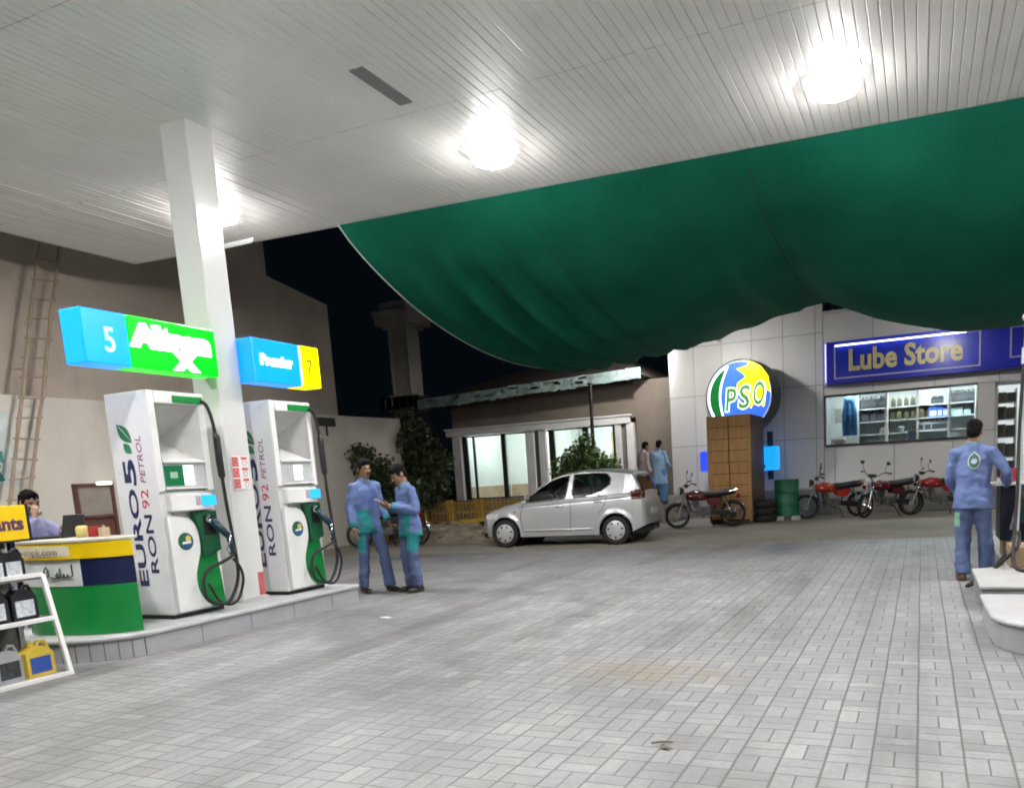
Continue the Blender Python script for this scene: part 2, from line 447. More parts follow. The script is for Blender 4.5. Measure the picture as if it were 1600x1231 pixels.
mb = MB(); mb.prism([(CX0, CY0), (CX1, CY0), (CX1, cedge(CX1)), (CX0, cedge(CX0))], 'z', CZ + .0125, CZ + .7)
mb.out('roof_deck', M('canopy_deck', (.45, .45, .45), .7), canopy, smooth=0)
mb = MB()
mb.prism([(CX0, CY0), (CX0 - .06, CY0), (CX0 - .06, cedge(CX0) + .06), (CX1, cedge(CX1) + .06), (CX1, cedge(CX1) + .003), (CX0, cedge(CX0) + .003)], 'z', CZ + .006, CZ + .9)
mb.out('fascia', OFFWHITE, canopy, smooth=0)
# recessed service hatch and a row of ceiling seams
mb = MB(); mb.span(-4.80, -4.66, 6.33, 7.08, CZ - .012, CZ + .02)
mb.out('service_hatch', M('hatch_grey', (.2, .2, .2), .6), canopy, smooth=0)

# lamps under the canopy: a shallow bowl on a round housing
BOWL = glow('lit_lamp_bowl', (1.0, .985, .96), LAMP)
HOUSING = glow('self_glowing_housing', (1, .99, .97), 5.0)  # housing glows by itself so it melts into the lamp's glare
def ceiling_lamp(x, y, label, group='round lamps under the canopy'):
    t = thing('ceiling_lamp', label, 'lamp', (x, y, CZ - .004), group=group)
    mb = MB(); mb.lathe([(.15, .004), (.22, -.02), (.245, -.085), (.235, -.10)], n=28); mb.out('housing', HOUSING, t)
    mb = MB(); mb.lathe([(.228, -.103), (.214, -.119), (.168, -.137), (.093, -.148), (.02, -.152)], n=28); mb.out('diffuser', BOWL, t)
    return t
ceiling_lamp(-4.56, 8.47, 'round white lamp glaring under the canopy above the silver car')
ceiling_lamp(-.81, 8.70, 'round white lamp glaring at the right above the green cloth')
ceiling_lamp(-8.62, 8.32, 'round white lamp half hidden behind the tall column')
for lx, ly in ((3.0, 8.9), (6.9, 9.1), (-4.7, 3.0), (-.9, 3.0), (3.0, 3.0), (-8.6, 3.0)):
    ceiling_lamp(lx, ly, 'round white lamp under the unseen part of the canopy', 'round lamps out of view')

# thin tube lamp under the canopy's far corner
t = thing('tube_lamp', 'thin white tube lamp under the canopy edge behind the column', 'lamp', (-9.5, 9.38, CZ - .03))
mb = MB(); mb.cyl((-.38, 0, -.04), (.38, 0, -.04), .011); mb.out('tube', WHITE, t)
mb = MB(); mb.span(-.41, .41, -.012, .012, -.026, .02); mb.out('batten', WHITE, t, smooth=0)
mb = MB(); mb.cyl((-.42, 0, -.04), (-.38, 0, -.04), .013); mb.out('end_cap', BLACKP, t)

# ============================================================ the tall column
column = thing('canopy_column', 'tall square off white clad column rising to the canopy between the two pumps', 'column', (-6.93, 6.42, .2), world=True)
CLAD = M('glossy_cladding', (.66, .655, .645), .16, var=.04, scale=1.0, coat=.3)
mb = MB(); mb.span(-7.13, -6.78, 6.26, 6.58, .222, CZ + .002); mb.out('shaft', CLAD, column, smooth=0, bevel=.012)
mb = MB(); mb.span(-7.15, -6.76, 6.24, 6.60, .2, .26); mb.out('plinth', M('base_trim', (.45, .44, .43), .5), column, smooth=0, bevel=.006)
mb = MB(); mb.span(-6.779, -6.775, 6.49, 6.57, .27, .52); mb.out('warning_stripe', M('faded_red', (.55, .12, .12), .5, var=.3, scale=9), column, smooth=0)
nt_ = thing('safety_notice', 'red and white safety notice with pictograms stuck on the tall column', 'sign', (-6.775, 6.42, 1.6), world=True)
mb = MB(); mb.span(-6.777, -6.771, 6.31, 6.53, 1.43, 1.79); mb.out('board', WHITE, nt_, smooth=0)
mb = MB(); rb = MB()
for i in range(3):
    z0 = 1.445 + i * .115
    rb.span(-6.7705, -6.7685, 6.318, 6.40, z0, z0 + .1)
    rb.span(-6.7705, -6.7685, 6.44, 6.52, z0 + .075, z0 + .1)
    mb.tube([(-6.7675, 6.359 + .028 * math.cos(a * .5236), z0 + .05 + .028 * math.sin(a * .5236)) for a in range(12)], .004, 4, True)
    mb.tube([(-6.7675, 6.48 + .028 * math.cos(a * .5236), z0 + .038 + .028 * math.sin(a * .5236)) for a in range(12)], .004, 4, True)
rb.out('red_panel', M('notice_red', (.6, .09, .09), .5, var=.15), nt_, smooth=0)
mb.out('pictogram', M('notice_pale', (.62, .4, .4), .5), nt_)

# ============================================================ the green shade cloth
def cloth_far(x):
    k = [(-7.72, 5.05), (-5, 5.18), (-2.15, 5.52), (.7, 5.05), (3.6, 5.3), (6.5, 5.2)]
    for (a, za), (b, zb) in zip(k, k[1:]):
        if x <= b: return za + (zb - za) * (x - a) / (b - a)
    return k[-1][1]
def cloth_sag(x):
    k = [(-7.72, 1.38), (-6.5, 1.34), (-5, 1.27), (-4, 1.18), (-3.3, 1.05), (-2.75, .98), (-2.3, .86), (-2.0, .78), (-1.8, .77), (-1.4, .92), (-.85, 1.13), (-.3, 1.28), (.6, 1.47), (1.7, 1.52), (2.6, 1.3), (3.3, .7), (3.6, .2), (4.2, .9), (5, 1.3), (6.5, 1.2)]
    for (a, za), (b, zb) in zip(k, k[1:]):
        if x <= b: return za + (zb - za) * (x - a) / (b - a)
    return k[-1][1]
NET = cloth_net_material()
def cloth_z(x, s):
    y0 = cedge(x) - .02
    z0 = CZ - .006
    q = max(0, min(1, (s - .60) / .17)); q = q * q * (3 - 2 * q)
    e = max(0, min(1, (x + 7.5) / .7))                    # unseen far half raised to clear the flood lamps, away from its free edge
    z = z0 + (cloth_far(x) - z0) * s - cloth_sag(x) * 4 * (s ** .86) * (1 - s ** .86) * (1 - .78 * q * e)
    d = x + 7.72                                          # folds gathered near the free edge
    fold = .13 * math.exp(-((d - 1.3) / 1.3) ** 2) * (math.sin(d * 9.5 + s * 1.6) + .35 * math.sin(d * 21 + s * 3)) * math.sin(math.pi * min(1, s * 1.05)) ** .6
    fold += .03 * math.exp(-((d - 4.6) / 1.2) ** 2) * math.sin(d * 7.0 - s * 2)
    fold += .05 * noise.noise(Vector((x * .55, s * 2.2, 3.1)))
    fold -= .07 * math.exp(-((d - 1.5) / 1.4) ** 2) * (1 - abs(math.sin(d * 4.1 + s * .9 + .6 * noise.noise(Vector((x, s * 2, 8)))))) ** 4
    fold -= .035 * math.exp(-((d - 5.4) / 2.5) ** 2) * (1 - abs(math.sin(d * 1.3 - s * 1.1))) ** 8
    return z + fold * min(1, s * 6) * min(1, (1 - s) * 6 + .1)
def cloth_pt(u, v):
    x = -7.72 + u * 14.2; y0 = cedge(x) - .02
    return (x, y0 + (22.08 - y0) * v, cloth_z(x, v))
t = thing('shade_cloth', 'green shade cloth sagging in wide swags from the canopy edge to the shop', 'shade cloth', (-7.72, 9.7, CZ), world=True)
mb = MB(); mb.grid(cloth_pt, 300, 64); mb.out('cloth', NET, t, smooth=180, recalc=False)
mb = MB(); mb.tube([Vector(cloth_pt(0, j / 60)) + Vector((-.008, 0, 0)) for j in range(61)], .012, 5); mb.out('hem', M('pale_hem_rope', (.55, .62, .58), .7), t)
for xs in (-4.95, -1.98, 3.58):
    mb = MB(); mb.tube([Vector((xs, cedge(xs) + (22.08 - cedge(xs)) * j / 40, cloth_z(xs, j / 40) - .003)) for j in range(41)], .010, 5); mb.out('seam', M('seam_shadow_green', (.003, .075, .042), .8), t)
mb = MB(); mb.tube([(-7.72, 22.08, 5.05), (-7.3, 22.1, 5.1), (-6.73, 22.15, 5.22)], .012, 5); mb.out('tie_rope', M('rope', (.35, .33, .28), .9), t)

# ============================================================ left boundary wall, neighbour building
mb = MB(); mb.prism([(-2, 0), (17.9, 0), (17.9, 3.15), (15.8, 3.12), (-2, 3.04)], 'x', -13.22, -13.0)
bw = mb.out('boundary_wall', plaster_material('limewashed_plaster', (.60, .55, .485), (.68, .63, .565), (.42, .36, .29)), smooth=0)
tag(bw, 'long limewashed boundary wall behind the pumps on the left', 'wall')
nb = thing('neighbour_building', 'tall plain brown plastered building rising behind the left boundary wall', 'building', (-13.0, 8, 0), world=True)
mb = MB(); mb.prism([(-6, 0), (15.75, 0), (15.75, 5.75), (13.9, 6.05), (13.9, 9.5), (-6, 9.5)], 'x', -19, -13.24)
# its face stands flush above the boundary wall
mb.out('wall', plaster_material('brown_render', (.42, .355, .295), (.53, .455, .385), (.28, .225, .175)), nb, smooth=0)
t = thing('wall_plaque', 'small dark plaque on the boundary wall beside the far pump', 'plaque', (-12.99, 15.0, 2.95))
mb = MB(); mb.span(-.01, .03, -.3, .3, -.1, .1); mb.out('board', M('plaque_dark', (.02, .02, .025), .5), t, smooth=0, bevel=.005)
mb = MB(); mb.span(-.01, .02, -.02, .02, -.32, -.1); mb.out('bracket', M('plaque_dark', (.02, .02, .025)), t, smooth=0)
# framed hatch in the wall
t = thing('wall_hatch', 'brown steel framed hatch with a pale tube lamp on the left wall', 'hatch', (-13.0, 9.12, .72))
BROWN = M('brown_steel', (.13, .055, .04), .5, var=.25)
mb = MB(); mb.span(.0, .05, -.34, .34, 0, .98); mb.span(.05, .09, -.34, -.29, 0, .98); mb.span(.05, .09, .29, .34, 0, .98); mb.span(.052, .095, -.29, .29, .93, .98); mb.span(.052, .095, -.29, .29, .40, .45)
mb.out('frame', BROWN, t, smooth=0, bevel=.004)
mb = MB(); mb.span(.051, .054, -.29, .29, .45, .93); mb.out('back_panel', M('hatch_back', (.30, .26, .23), .7), t, smooth=0)
mb = MB(); mb.span(.097, .14, .02, .28, .95, 1.0); mb.out('tube_light', glow('hatch_tube', (1, .97, .9), 2.2), t, smooth=0, bevel=.01)
# teal and white poster
t = thing('teal_poster', 'torn teal and white poster on the wall at the far left', 'poster', (-12.995, 7.95, 1.5))
mb = MB(); mb.span(0, .006, -.42, .02, .2, 1.35); n0 = len(mb.bm.faces)
for k in range(5):
    c = (random.uniform(-.35, -.15), random.uniform(.3, .7)); a = random.uniform(0, 6.28); r = random.uniform(.05, .14)
    mb.prism([(c[0] + r * math.cos(a + j * 1.05) * (1, .5)[j % 2], c[1] + 1.3 * r * math.sin(a + j * 1.05) * (1, .6)[j % 2]) for j in range(6)], 'x', .007 + k * .0012, .0078 + k * .0012)
mb.bm.faces.ensure_lookup_table()
for f in mb.bm.faces[n0:]: f.material_index = 1
mb.out('sheet', [M('poster_sheet', (.55, .6, .58), .6, var=.2, scale=3), M('poster_teal', (.03, .2, .18), .6, var=.4, scale=7)], t, smooth=0)

# ladder leaning on the wall
t = thing('bamboo_ladder', 'long bamboo ladder leaning on the left wall', 'ladder', (-12.2, 7.9, 0), world=True)
BAM = wood_material('bamboo', (.26, .19, .13), (.42, .33, .24))
a0, a1 = Vector((-12.62, 7.20, 0.02)), Vector((-12.93, 8.88, 5.72)); b0, b1 = Vector((-12.62, 7.46, .02)), Vector((-12.93, 9.22, 5.75))
for p, q in ((a0, a1), (b0, b1)):
    mb = MB(); n = 26
    mb.tube([p.lerp(q, i / n) + Vector((noise.noise((i * .3, p.y, 0)), noise.noise((i * .3, 9, p.y)), 0)) * .02 for i in range(n + 1)], [.026 + .004 * (i % 4 == 0) for i in range(n + 1)], 8); mb.out('rail', BAM, t)
for i in range(18):
    k = (i + .7) / 18.4
    p = a0.lerp(a1, k); q = b0.lerp(b1, k + random.uniform(-.004, .004)); e = (q - p).normalized() * .05
    mb = MB(); mb.cyl(p - e, q + e, .015, n=7); mb.out('rung', BAM, t)
# ============================================================ left pump island
ISL = M('island_concrete', (.36, .365, .38), .6, var=.1, scale=3, bump=.25, bscale=30)
isl = thing('pump_island', 'raised grey concrete island with rounded near end under the two white pumps', 'pump island', (-7.2, 6, 0), world=True)
poly = [(-6.38, 7.62), (-8.0, 7.62), (-8.0, 4.9)] + [(-7.19 + .81 * math.cos(R_(a)), 4.95 + .62 * math.sin(R_(a))) for a in range(185, 361, 9)]
poly2 = [(-6.36, 7.64), (-8.02, 7.64), (-8.02, 4.9)] + [(-7.19 + .83 * math.cos(R_(a)), 4.95 + .64 * math.sin(R_(a))) for a in range(185, 361, 9)]
mb = MB(); mb.prism(poly2, 'z', .172, .218); mb.out('top_slab', M('island_top', (.43, .435, .445), .5, var=.1, scale=4), isl, smooth=35, bevel=.015)
JO = M('tile_joint', (.14, .14, .15), .8)
mb = MB(); mb.prism(poly, 'z', 0, .17); n0 = len(mb.bm.faces)
for y in (5.35, 5.95, 6.55, 7.15): mb.span(-6.379, -6.3775, y, y + .006, .0, .168)
for a in range(200, 350, 9): mb.box((-7.19 + .811 * math.cos(R_(a)), 4.95 + .621 * math.sin(R_(a)), .085), (.006, .006, .166))
mb.bm.faces.ensure_lookup_table()
for f in mb.bm.faces[n0:]: f.material_index = 1
mb.out('kerb', [ISL, JO], isl, smooth=35)

# ============================================================ fuel pumps; local x = across the island (front faces +x), y = along it
def emblem(parent, c, r, n):
    """round green, blue and yellow company emblem on a disc facing +x"""
    c = Vector(c)
    mb = MB(); mb.cyl(c, c + Vector((.004, 0, 0)), r, n=24); e = mb.out('emblem', M('emblem_green', (.01, .12, .05), .4), parent)
    mb = MB(); mb.prism([(c.y + r * .85 * math.cos(R_(a)), c.z + r * .85 * math.sin(R_(a))) for a in range(-140, 100, 20)], 'x', c.x + .0045, c.x + .006); mb.out('blue_field', M('emblem_blue', (.03, .08, .25), .4), e, smooth=0)
    mb = MB(); mb.prism([(c.y + r * .3 + r * .45 * (1 if i % 2 else .62) * math.cos(R_(i * 30)), c.z + r * .28 + r * .45 * (1 if i % 2 else .62) * math.sin(R_(i * 30))) for i in range(12)], 'x', c.x + .0065, c.x + .008); mb.out('sun', M('emblem_yellow', (.65, .5, .05), .4), e, smooth=0)
    mb = MB(); mb.prism([(c.y - r * .55, c.z - r * .3), (c.y + r * .6, c.z - r * .25), (c.y + r * .6, c.z + r * .02), (c.y - r * .5, c.z - r * .04)], 'x', c.x + .0085, c.x + .0095); mb.out('band', WHITE, e, smooth=0)

def leaf(mb, y0, z0, y1, z1, w, x):
    """pointed leaf between two points in a plane facing -y is drawn in (x,z); here coordinates are (h,v)"""
    a = Vector((y0, z0)); b = Vector((y1, z1)); d = b - a; n = Vector((-d.y, d.x))
    L = [a + d * t + n * w * math.sin(math.pi * t) * 1.0 for t in [i / 10 for i in range(11)]]
    Rr = [a + d * t - n * w * math.sin(math.pi * t) * .9 for t in [i / 10 for i in range(9, 0, -1)]]
    mb.prism([tuple(p) for p in L + Rr], 'y', x, x + .002)

def fuel_pump(loc, label, lit_green, D=.57, W=.63, H=2.17):
    t = thing('fuel_pump', label, 'fuel pump', loc, group='white fuel pumps on the left island')
    w2 = W / 2; xf = 0.0; xb = -D
    # cabinet with a recessed upper bay, built as a shell of panels
    mb = MB()
    mb.span(xb, xf - .03, -w2, w2, .04, 1.22)                     # lower body
    mb.span(xb, xf, -w2, -w2 + .075, 1.22, H); mb.span(xb, xf, w2 - .075, w2, 1.22, H)   # cheeks
    mb.span(xb, xf, -w2 + .075, w2 - .075, 2.05, H - .002)                       # header
    mb.span(xb, xb + .06, -w2 + .075, w2 - .075, 1.22, 2.05)                 # back of the bay
    mb.span(xb + .06, xf - .06, -w2 + .075, w2 - .075, 1.22, 1.50)
    mb.out('cabinet', WHITE, t, smooth=0, bevel=.012)
    mb = MB(); mb.span(xb + .02, xf - .05, -w2 + .02, w2 - .02, 0, .04); mb.out('plinth', BLACKP, t, smooth=0)
    # sloping hopper inside the upper bay
    mb = MB(); y0, y1 = -w2 + .077, w2 - .077
    P = [(xf - .005, y0, 2.045), (xf - .005, y1, 2.045), (xf - .005, y1, 1.505), (xf - .005, y0, 1.505), (xb + .10, (y0 + y1) / 2 - .08, 1.74), (xb + .10, (y0 + y1) / 2 + .1, 1.74)]
    V = [mb.bm.verts.new(p) for p in P]
    for f in ((0, 4, 5, 1), (1, 5, 2), (2, 5, 4, 3), (3, 4, 0)): mb.bm.faces.new([V[i] for i in f])
    mb.out('display_bay', M('bay_grey', (.60, .595, .58), .45, var=.05), t, smooth=0)
    mb = MB(); mb.span(xf, xf + .008, w2 - .36, w2 - .02, 2.065, 2.135); mb.out('header_badge', GREEN, t, smooth=0, bevel=.003)
    # display shelf
    mb = MB(); mb.span(xf - .055, xf + .012, y0, y1, 1.495, 1.52); mb.span(xf - .055, xf + .008, y0, y1, 1.245, 1.262); mb.out('shelf', WHITE, t, smooth=0, bevel=.004)
    mb = MB(); mb.span(xf - .05, xf - .012, y0, y1, 1.264, 1.493); dp = mb.out('display_panel', M('display_grey', (.50, .51, .52), .25), t, smooth=0)
    if lit_green:
        mb = MB(); mb.span(xf - .011, xf - .006, y0 + .01, y0 + .22, 1.28, 1.47); gs = mb.out('price_window', M('price_green', (.01, .16, .06), .3), dp, smooth=0)
        mb = MB(); mb.span(xf - .0055, xf - .004, y0 + .07, y0 + .15, 1.35, 1.41); mb.out('digits', M('price_pale', (.35, .5, .4), .4), dp, smooth=0)
        mb = MB(); mb.span(xf - .011, xf - .006, y0 + .222, y0 + .335, 1.28, 1.47); mb.out('lit_readout', glow('readout_white', (.85, 1, 1), 1.3), dp, smooth=0)
    else:
        mb = MB(); mb.span(xf - .011, xf - .006, y0 + .2, y0 + .32, 1.29, 1.46); mb.out('lit_readout', glow('readout_white', (.85, 1, 1), 1.3), dp, smooth=0)
    # bowed keypad shelf
    mb = MB(); pr = [(xf - .05, y0)] + [(xf + .035 + .055 * math.sin(math.pi * i / 10), y0 + (y1 - y0) * i / 10) for i in range(11)] + [(xf - .05, y1)]
    mb.prism(pr, 'z', 1.03, 1.20); kp = mb.out('keypad_shelf', WHITE, t, bevel=.012)
    fx = xf + .088
    mb = MB(); mb.span(fx - .004, fx + .004, .07, .235, 1.075, 1.175); mb.out('screen', glow('blue_screen', (.02, .35, .75), .8), kp, smooth=0)
    mb = MB(); mb.span(fx - .004, fx + .003, .0, .055, 1.08, 1.17); mb.out('keys', M('keys_mauve', (.4, .33, .36), .5, var=.4, scale=60), kp, smooth=0)
    # lower doors: white bulging left door and green right panel with an S curved joint
    S_ = [(.10, .06), (.02, .14), (-.035, .26), (-.04, .40), (-.0, .52), (.04, .64), (.045, .76), (.02, .88), (-.05, .97)]
    S2 = [(p.x, p.y) for p in bez([(a, b, 0) for a, b in S_], 32)]
    mb = MB(); mb.prism([(-w2 + .03, .06)] + S2 + [(-w2 + .03, .99)], 'x', xf - .03, xf + .022); mb.out('white_door', WHITE, t, bevel=.008)
    mb = MB(); mb.prism(S2[::-1] + [(.13, .055), (w2 - .03, .055), (w2 - .07, .56), (w2 - .05, .99)], 'x', xf - .03, xf + .004); mb.out('green_panel', GREEN, t, bevel=.004)
    mb = MB(); mb.span(xf + .0225, xf + .026, -w2 + .08, -w2 + .1, 1.0, 1.02); mb.out('lock', STEEL, t, smooth=0)
    emblem(t, (xf + .0225, -.12, .74), .085, t)
    # nozzle boot
    mb = MB(); mb.prism([(-.02, 1.02), (.26, 1.02), (.27, .62), (.06, .56), (.05, .8)], 'x', xf + .0045, xf + .05); mb.out('nozzle_boot', DKGREEN, t, smooth=0, bevel=.01)
    mb = MB(); mb.span(xf + .0505, xf + .054, .09, .22, .78, .98); mb.out('boot_recess', BLACKP, t, smooth=0)
    # nozzle hung in the boot
    nz = MB(); nz.cap((xf + .1, .17, .90), (xf + .14, .28, .76), .042, .034, 10); nz.cap((xf + .14, .28, .76), (xf + .15, .31, .60), .03, .022, 8)
    n_ = nz.out('nozzle', M('nozzle_teal', (.012, .045, .065), .4), t, smooth=180)
    nz = MB(); nz.tube(bez([(xf + .09, .13, .98), (xf + .075, .11, .93), (xf + .1, .16, .90)], 8), .014, 8); nz.tube([(xf + .155, .30, .80), (xf + .18, .26, .70), (xf + .17, .22, .62), (xf + .15, .27, .57), (xf + .14, .31, .60)], .008, 6); nz.out('spout', CHROME, n_, smooth=180)
    # hose: from the header, through its holder, down the edge and round in a loop
    pts = [(xf + .02, w2 - .05, 2.10), (xf + .05, w2 - .01, 2.04), (xf + .06, w2 + .03, 1.85), (xf + .06, w2 + .05, 1.5), (xf + .07, w2 + .06, 1.1), (xf + .09, w2 + .07, .7), (xf + .12, w2 + .05, .34), (xf + .13, w2 - .08, .12), (xf + .13, .12, .085), (xf + .12, -.03, .15), (xf + .1, -.05, .30), (xf + .1, .02, .44), (xf + .13, .18, .50), (xf + .15, .29, .55), (xf + .15, .31, .60)]
    mb = MB(); mb.tube(bez(pts, 84), .017, 8); mb.out('hose', RUBBER, t, smooth=180)
    pts = [(xf + .15, .30, .52), (xf + .17, .36, .42), (xf + .17, w2 + .06, .28), (xf + .14, w2 + .0, .10), (xf + .12, w2 - .1, .06), (xf + .09, .12, .12), (xf + .07, .04, .3)]
    mb = MB(); mb.tube(bez(pts, 40), .014, 7); mb.out('hose_tail', RUBBER, t, smooth=180)
    mb = MB(); mb.tube([(xf + .06, w2 + .03, 1.80), (xf + .062, w2 + .045, 1.74), (xf + .06, w2 + .05, 1.50), (xf + .065, w2 + .052, 1.36), (xf + .066, w2 + .053, 1.33)], [.018, .034, .036, .034, .018], 8); mb.out('hose_sleeve', BLACKP, t, smooth=180)
    # side lettering, reading upwards, on the side facing the road
    yy = -w2 - .0005; X = (1, 0, 0); Z = (0, 0, 1)
    def L(name, s, size, x, z, m, wide=1.0, bold=.0, par=t, shear=0.0):
        return text(name, s, size, m, par, (x, yy, z), (0, 0, 1), (-1, 0, 0), .001, bold, fit=wide, shear=shear)
    lt = MB(); lt.span(xb + .012, xf - .012, -w2 - .0004, -w2 + .002, .1, H - .03); st = lt.out('side_panel', M('side_vinyl', (.74, .74, .77), .3, var=.03), t, smooth=0)
    L('lettering', 'EURO', .165, xb + .265, .31, INK, .94, .004, st); L('lettering', '5', .215, xb + .285, 1.29, INK, .25, .007, st)
    L('lettering', 'RON', .145, xb + .425, .44, INK, .56, .002, st); L('lettering', '92', .14, xb + .42, 1.07, REDINK, .18, .0, st)
    L('lettering', 'PETROL', .10, xb + .415, 1.31, M('violet_lettering', (.25, .06, .16), .5), .44, .0, st, .15)
    mb = MB(); leaf(mb, xb + .30, 1.70, xb + .12, 1.88, .26, yy - .003); mb.out('leaf_emblem', M('leaf_green', (.015, .16, .075), .5), st, smooth=0)
    mb = MB(); leaf(mb, xb + .28, 1.60, xb + .18, 1.70, .32, yy - .003); mb.out('leaf_emblem', M('leaf_green2', (.03, .2, .10), .5), st, smooth=0)
    mb = MB(); mb.prism([(xb + .285, 1.725), (xb + .30, 1.71), (xb + .155, 1.86), (xb + .148, 1.855)], 'y', yy - .0055, yy - .0035); mb.out('leaf_vein', WHITE, st, smooth=0)
    return t
fuel_pump((-6.65, 5.63, .218), 'white fuel pump with green price window nearest the yellow topped counter', True)
fuel_pump((-6.62, 7.09, .218), 'white fuel pump standing beyond the tall column at the island end', False)

# ============================================================ illuminated number signs on the column
def pump_sign(name, label, y0, y1, fields, near_end):
    t = thing(name, label, 'sign', (-6.73, (y0 + y1) / 2, 2.55), world=True)
    zb, zt = 2.565, 3.03; xb, xf = -6.86, -6.60
    def body(a, b):
        mb = MB(); mb.span(xb, xf, a, b, zb, zt); return mb
    for (a, b, mat, nm) in fields:
        mb = body(a, b); mb.out(nm, mat, t, smooth=0, bevel=.018, seg=3)
    return t
t = pump_sign('pump_number_sign', 'glowing blue and green pump sign numbered 5 on the near side of the column', 4.6, 6.2, [
    (4.75, 5.18, glow('sign_blue', (.005, .27, 1.0), .95), 'blue_field'), (5.182, 6.14, glow('sign_green', (.0, .62, .01), .95), 'green_field')], True)
text('numeral', '5', .30, glow('pale_numeral', (.4, .95, 1), 1.3), t, (-6.596, 4.93, 2.68), (0, 1, 0), (0, 0, 1), .002, .002, wide=.8)
WG = glow('overexposed_white', (.93, 1, .93), 4.5)
text('lettering', 'Altron', .25, WG, t, (-6.596, 5.225, 2.775), (0, 1, 0), (0, 0, 1), .003, .024, fit=.88, space=.95)
text('lettering', 'X', .20, WG, t, (-6.596, 5.66, 2.605), (0, 1, 0), (0, 0, 1), .003, .022, wide=1.3)
mb = MB(); mb.span(-6.95, -6.85, 6.10, 6.30, 2.6, 3.0); mb.out('bracket', STEEL, t, smooth=0)
t = pump_sign('pump_number_sign', 'glowing blue and yellow pump sign numbered 7 beyond the column', 6.58, 7.62, [
    (6.60, 7.30, glow('sign_blue2', (.004, .24, 1.0), .9), 'blue_field'), (7.315, 7.62, glow('sign_yellow', (1.0, .78, .0), 1.0), 'yellow_field')], False)
text('lettering', 'Premier', .155, glow('white_letters', (.95, 1, 1), 3.0), t, (-6.596, 6.70, 2.755), (0, 1, 0), (0, 0, 1), .003, .007, wide=.92)
text('numeral', '7', .24, M('dark_numeral', (.12, .10, .0), .5), t, (-6.596, 7.39, 2.71), (0, 1, 0), (0, 0, 1), .002, .0, wide=.8)
mb = MB(); mb.span(-6.598, -6.592, 7.302, 7.314, 2.575, 3.02); mb.out('divider', WHITE, t, smooth=0)

# ============================================================ the cashier counter at the island's near end
ct = thing('cashier_counter', 'curved cashier counter in yellow, navy and green bands at the island end', 'counter', (-6.95, 4.75, .218), world=True)
def ccurve(o=0.0):
    P = [Vector((-6.47, 4.83)), Vector((-6.58, 4.70)), Vector((-6.74, 4.59)), Vector((-6.92, 4.53)), Vector((-7.12, 4.50)), Vector((-7.34, 4.49)), Vector((-7.56, 4.54))]
    B = bez([(p.x, p.y, 0) for p in P], 40)
    c = Vector((-6.95, 5.1, 0))
    return [(b + (b - c).normalized() * o) for b in B]
def band(name, z0, z1, mat, o, i0=0, i1=None, thick=.03):
    a = ccurve(o); b = ccurve(o - thick); i1 = len(a) if i1 is None else i1
    a, b = a[i0:i1], b[i0:i1]
    mb = MB(); mb.prism([(p.x, p.y) for p in a] + [(p.x, p.y) for p in b[::-1]], 'z', z0, z1)
    return mb.out(name, mat, ct, smooth=40, bevel=.004)
N_ = len(ccurve()); cut = int(N_ * .40)
band('green_band', .225, .66, GREEN, 0); 
band('navy_band', .662, .90, NAVY, .004, 0, cut + 1)
WL = band('white_panel', .662, .90, M('panel_white', (.66, .70, .68), .4), .004, cut, None)
band('yellow_band', .902, 1.045, YELLOW, .022)
mb = MB(); a = ccurve(.03); mb.prism([(p.x, p.y) for p in a] + [(-7.58, 4.95), (-6.55, 4.95)], 'z', 1.047, 1.075); mb.out('worktop', M('worktop_cream', (.6, .58, .5), .4), ct, smooth=30, bevel=.006)
# web address and lettering on the counter
cc = ccurve(.0225 + .001); i = int(N_ * .62); p, q = cc[i], cc[int(N_ * .9)]
mb = MB(); a = ccurve(.0235)[int(N_ * .44):]; b = ccurve(.0215)[int(N_ * .44):]
mb.prism([(v.x, v.y) for v in a] + [(v.x, v.y) for v in b[::-1]], 'z', .93, 1.02); mb.out('web_strip', M('strip_cream', (.7, .66, .5), .5), ct, smooth=40)
def on_curve_text(s, size, f_end, z, mat, o, name, bold=0):
    C = ccurve(o); pts = C[::-1]
    i1 = min(range(len(pts)), key=lambda i: abs(pts[i].x - f_end)); q = pts[i1]; p = pts[max(0, i1 - 8)]
    d = (q - p).normalized()
    return text(name, s, size, mat, ct, (q.x, q.y, z), d, (0, 0, 1), .001, bold, 'RIGHT', wide=1.25)
on_curve_text('psopk.com', .082, -6.95, .945, M('faded_lettering', (.22, .17, .13), .6), .034, 'lettering')
# brush written Urdu word, drawn as strokes
C = ccurve(.006)[::-1]; near = lambda X: min(C, key=lambda p: abs(p.x - X)); base = near(-7.14); dirv = (near(-6.84) - base).normalized(); nn = dirv.cross(Vector((0, 0, 1)))
def wp(u, v): return base + dirv * u + Vector((0, 0, v)) + nn * .016
mb = MB()
for st_ in ([(.30, .86), (.30, .76)], [(.30, .76), (.27, .745), (.245, .77), (.24, .745), (.21, .745), (.205, .775)], [(.205, .775), (.20, .745), (.175, .745), (.17, .83)], [(.17, .745), (.14, .74), (.12, .765), (.14, .785), (.155, .755), (.11, .735), (.07, .75)], [(.05, .80), (.025, .84), (.0, .80), (.02, .75), (.05, .77), (.03, .80)]):
    mb.tube([wp(*q) for q in st_], .0065, 5)
mb.out('urdu_lettering', M('brush_black', (.03, .035, .035), .6), WL)

